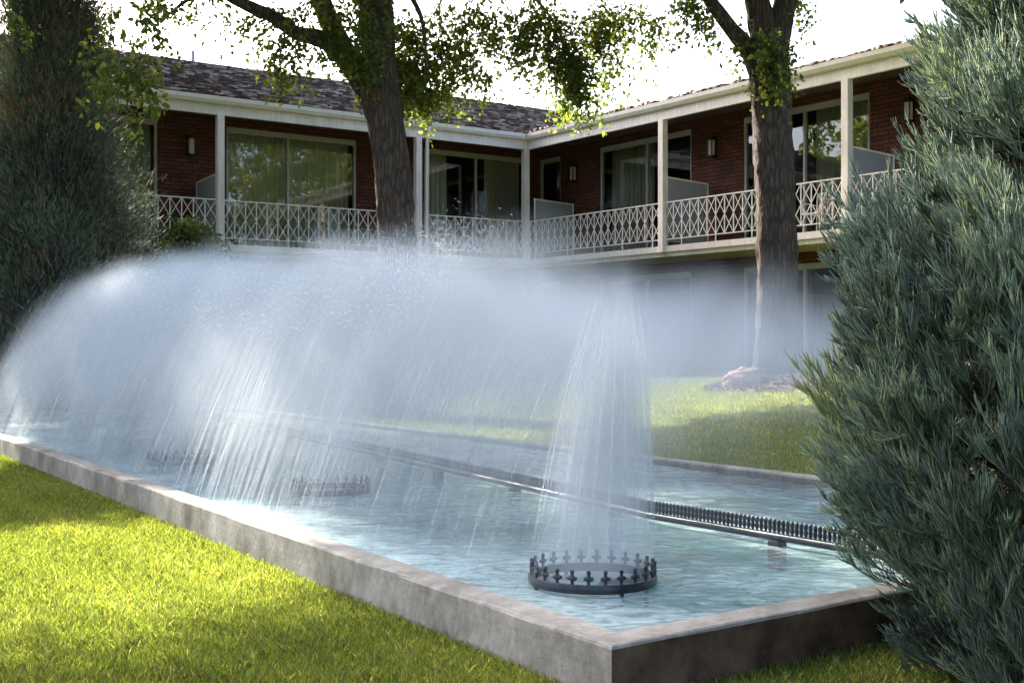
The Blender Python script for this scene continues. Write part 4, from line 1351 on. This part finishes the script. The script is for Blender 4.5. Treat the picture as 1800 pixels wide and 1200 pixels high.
def near_shrub():
    g = np.random.default_rng(91)
    cx, cy = 2.2, 3.75
    org = Vector((cx, cy, 0)); root = empty('conifer_shrub', org)
    tag(root, 'big blue green conifer shrub with feathery cord like sprays filling the right edge', 'shrub')
    zs = np.array([-.1, .1, .3, .5, .6, .8, 1.0, 1.2, 1.36, 1.5, 1.66, 1.9, 2.1, 2.3, 2.8, 3.3, 3.6])
    rs = np.array([.80, .82, .86, 1.00, 1.08, 1.06, 1.05, 1.08, 1.02, .87, .75, .74, .76, .74, .60, .36, .1])
    P0 = []; D0 = []; TT = []
    boughs = []
    tries = 0
    while len(boughs) < NBOUGH and tries < 20000:
        tries += 1
        z = g.uniform(.02, 3.5); ph = g.uniform(0, 2 * np.pi)
        R0 = np.interp(z, zs, rs)
        if g.random() > R0: continue
        c = np.array([math.cos(ph) * R0, math.sin(ph) * R0, z])
        if any(np.sum((c - b) ** 2) < .165 ** 2 for b, _ in boughs): continue
        boughs.append((c, ph))
    axP, axD, axL, axT = [], [], [], []
    for (c, ph) in boughs:
        # a bough: a limb running outwards and up with sprays round it
        out = np.array([math.cos(ph + g.normal(0, .4)), math.sin(ph + g.normal(0, .4)), g.uniform(-.05, .65)]); out /= np.linalg.norm(out)
        # keep a brown hollow low on the side that faces the water and camera
        side = np.cross(out, [0, 0, 1]); side /= np.linalg.norm(side)
        depth = g.normal(0, .08)
        bt = g.normal(0.02, .14)
        ns = int(g.uniform(40, 58))
        for _ in range(ns):
            f = g.random() ** .8
            lat = g.normal(0, .080) * (1.15 - .6 * f)
            p = c + out * (-.28 + .30 * f + depth) + side * lat + np.array([0, 0, g.normal(0, .05) - .02 + .05 * f])
            d = out * .85 + side * lat * 5.5 + np.array([0, 0, .32]) + g.normal(0, .30, 3); d /= np.linalg.norm(d)
            axP.append(p); axD.append(d); axL.append(g.uniform(.09, .17)); axT.append(bt + g.normal(0, .06) + .10 * (f - .5))
    axP = np.array(axP); axD = np.array(axD); axL = np.array(axL); axT = np.array(axT)
    ns = len(axP)
    up = np.array([0, 0, 1.0])
    cv = np.tile(up * .25, (ns, 1)) + g.normal(0, .08, (ns, 3))
    V1, F1, T1 = tubes_np(axP, axD, axL * 1.1, np.full(ns, .0034), cv, np.clip(axT + .35, 0, 1), 4, np.clip(axT + .8, 0, 1))
    nc = NCORD
    f = g.random((ns, nc)) ** .8
    base = axP[:, None] + axD[:, None] * (f * axL[:, None])[..., None] + cv[:, None] * ((f ** 2) * axL[:, None])[..., None]
    rd = g.normal(0, 1, (ns, nc, 3)); rd -= axD[:, None] * np.sum(rd * axD[:, None], 2, keepdims=True); rd /= np.linalg.norm(rd, axis=2, keepdims=True)
    spread = g.uniform(.2, .75, (ns, nc, 1))
    d = axD[:, None] * .85 + rd * spread + up[None, None] * g.uniform(.1, .55, (ns, nc, 1)); d /= np.linalg.norm(d, axis=2, keepdims=True)
    ln = g.uniform(.030, .075, (ns, nc)) * (1.15 - .55 * f)
    curv = axD[:, None] * .15 + up[None, None] * .45 - rd * .15 * spread + g.normal(0, .12, (ns, nc, 3))
    t0 = np.clip(np.repeat(axT[:, None], nc, 1) + .33 + g.normal(0, .12, (ns, nc)), 0, 1)
    t1 = np.clip(t0 + g.uniform(.15, .55, (ns, nc)), 0, 1)
    n = ns * nc
    V2, F2, T2 = tubes_np(base.reshape(n, 3), d.reshape(n, 3), ln.reshape(n), g.uniform(.0017, .0029, n), curv.reshape(n, 3), t0.reshape(n), 4, t1.reshape(n))
    V = np.concatenate([V1, V2]); Fq = np.concatenate([F1, F2 + len(V1)]); T = np.concatenate([T1, T2])
    np_mesh('foliage', V, Fq, JUNI, root, attr={'tint': T}, smooth=True)
    # limbs
    mb = MB()
    mb.tube([(0, 0, -.05), (.02, 0, .8), (0, .03, 1.8), (0, 0, 3.3)], [.09, .075, .05, .01], 10)
    mb.build('trunk', TWIG, root, smooth=True)
    mb = MB()
    for (c, ph) in boughs[::2]:
        z0 = max(.05, c[2] - .35 * g.uniform(.6, 1.2)); m_ = Vector((c[0] * .5, c[1] * .5, (z0 + c[2]) / 2 - .05))
        mb.tube([(0, 0, z0), m_, (c[0] * .92, c[1] * .92, c[2])], [.016, .010, .004], 5, False)
    mb.build('limbs', TWIG, root, smooth=True)
    # dead inner twiggery
    n = 42000
    z = g.uniform(0, 3.2, n); ph = g.uniform(0, 2 * np.pi, n); R0 = np.interp(z, zs, rs) * g.uniform(.45, .80, n)
    p = np.stack([np.cos(ph) * R0, np.sin(ph) * R0, z], 1)
    d = np.stack([np.cos(ph) * .7, np.sin(ph) * .7, np.full(n, .3)], 1) + g.normal(0, .6, (n, 3)); d /= np.linalg.norm(d, axis=1, keepdims=True)
    V, Fq, T = tubes_np(p, d, g.uniform(.05, .14, n), g.uniform(.001, .0022, n), g.normal(0, .2, (n, 3)), g.random(n), 3)
    np_mesh('dead_twigs', V, Fq, DEADJ, root, attr={'tint': T})
NBOUGH, NCORD = 310, 22
near_shrub()

# ------------------------------------------------------------------ light, sky, camera
AZ, EL = 38.0, 37.0
w = bpy.data.worlds.new('World'); scn.world = w; w.use_nodes = True
nt = w.node_tree; bg = nt.nodes['Background']
sky = nt.nodes.new('ShaderNodeTexSky'); sky.sky_type = 'NISHITA'; sky.sun_disc = False
sky.sun_elevation = R(EL); sky.sun_rotation = R(-AZ); sky.air_density = .85; sky.dust_density = 5.0; sky.ozone_density = .5
nt.links.new(sky.outputs[0], bg.inputs[0]); bg.inputs[1].default_value = .15
sd = Vector((-math.sin(R(AZ)) * math.cos(R(EL)), math.cos(R(AZ)) * math.cos(R(EL)), math.sin(R(EL))))
sl = bpy.data.lights.new('sun', 'SUN'); sl.energy = 5.0; sl.angle = R(.5); sl.color = (1, .93, .82)
so = bpy.data.objects.new('sun', sl); col.objects.link(so)
so.rotation_euler = sd.to_track_quat('Z', 'Y').to_euler(); so.location = sd * 60

cam = bpy.data.cameras.new('camera'); co = bpy.data.objects.new('camera', cam); col.objects.link(co)
cam.sensor_width = 36; cam.lens = 36 * F / 1800; cam.shift_y = 10 / 1800; cam.clip_end = 2000; cam.clip_start = .05
co.location = (0, 0, EYE); co.rotation_euler = (R(90), 0, 0)
scn.camera = co
scn.view_settings.view_transform = 'Standard'; scn.view_settings.look = 'None'; scn.view_settings.exposure = 2.3; scn.view_settings.gamma = 1
scn.cycles.transparent_max_bounces = 40
scn.cycles.max_bounces = 8; scn.cycles.diffuse_bounces = 3; scn.cycles.glossy_bounces = 3; scn.cycles.transmission_bounces = 4
scn.cycles.volume_bounces = 1
scn.cycles.volume_step_rate = .3
scn.cycles.volume_max_steps = 256
scn.cycles.sample_clamp_indirect = 5
scn.cycles.caustics_reflective = False; scn.cycles.caustics_refractive = False
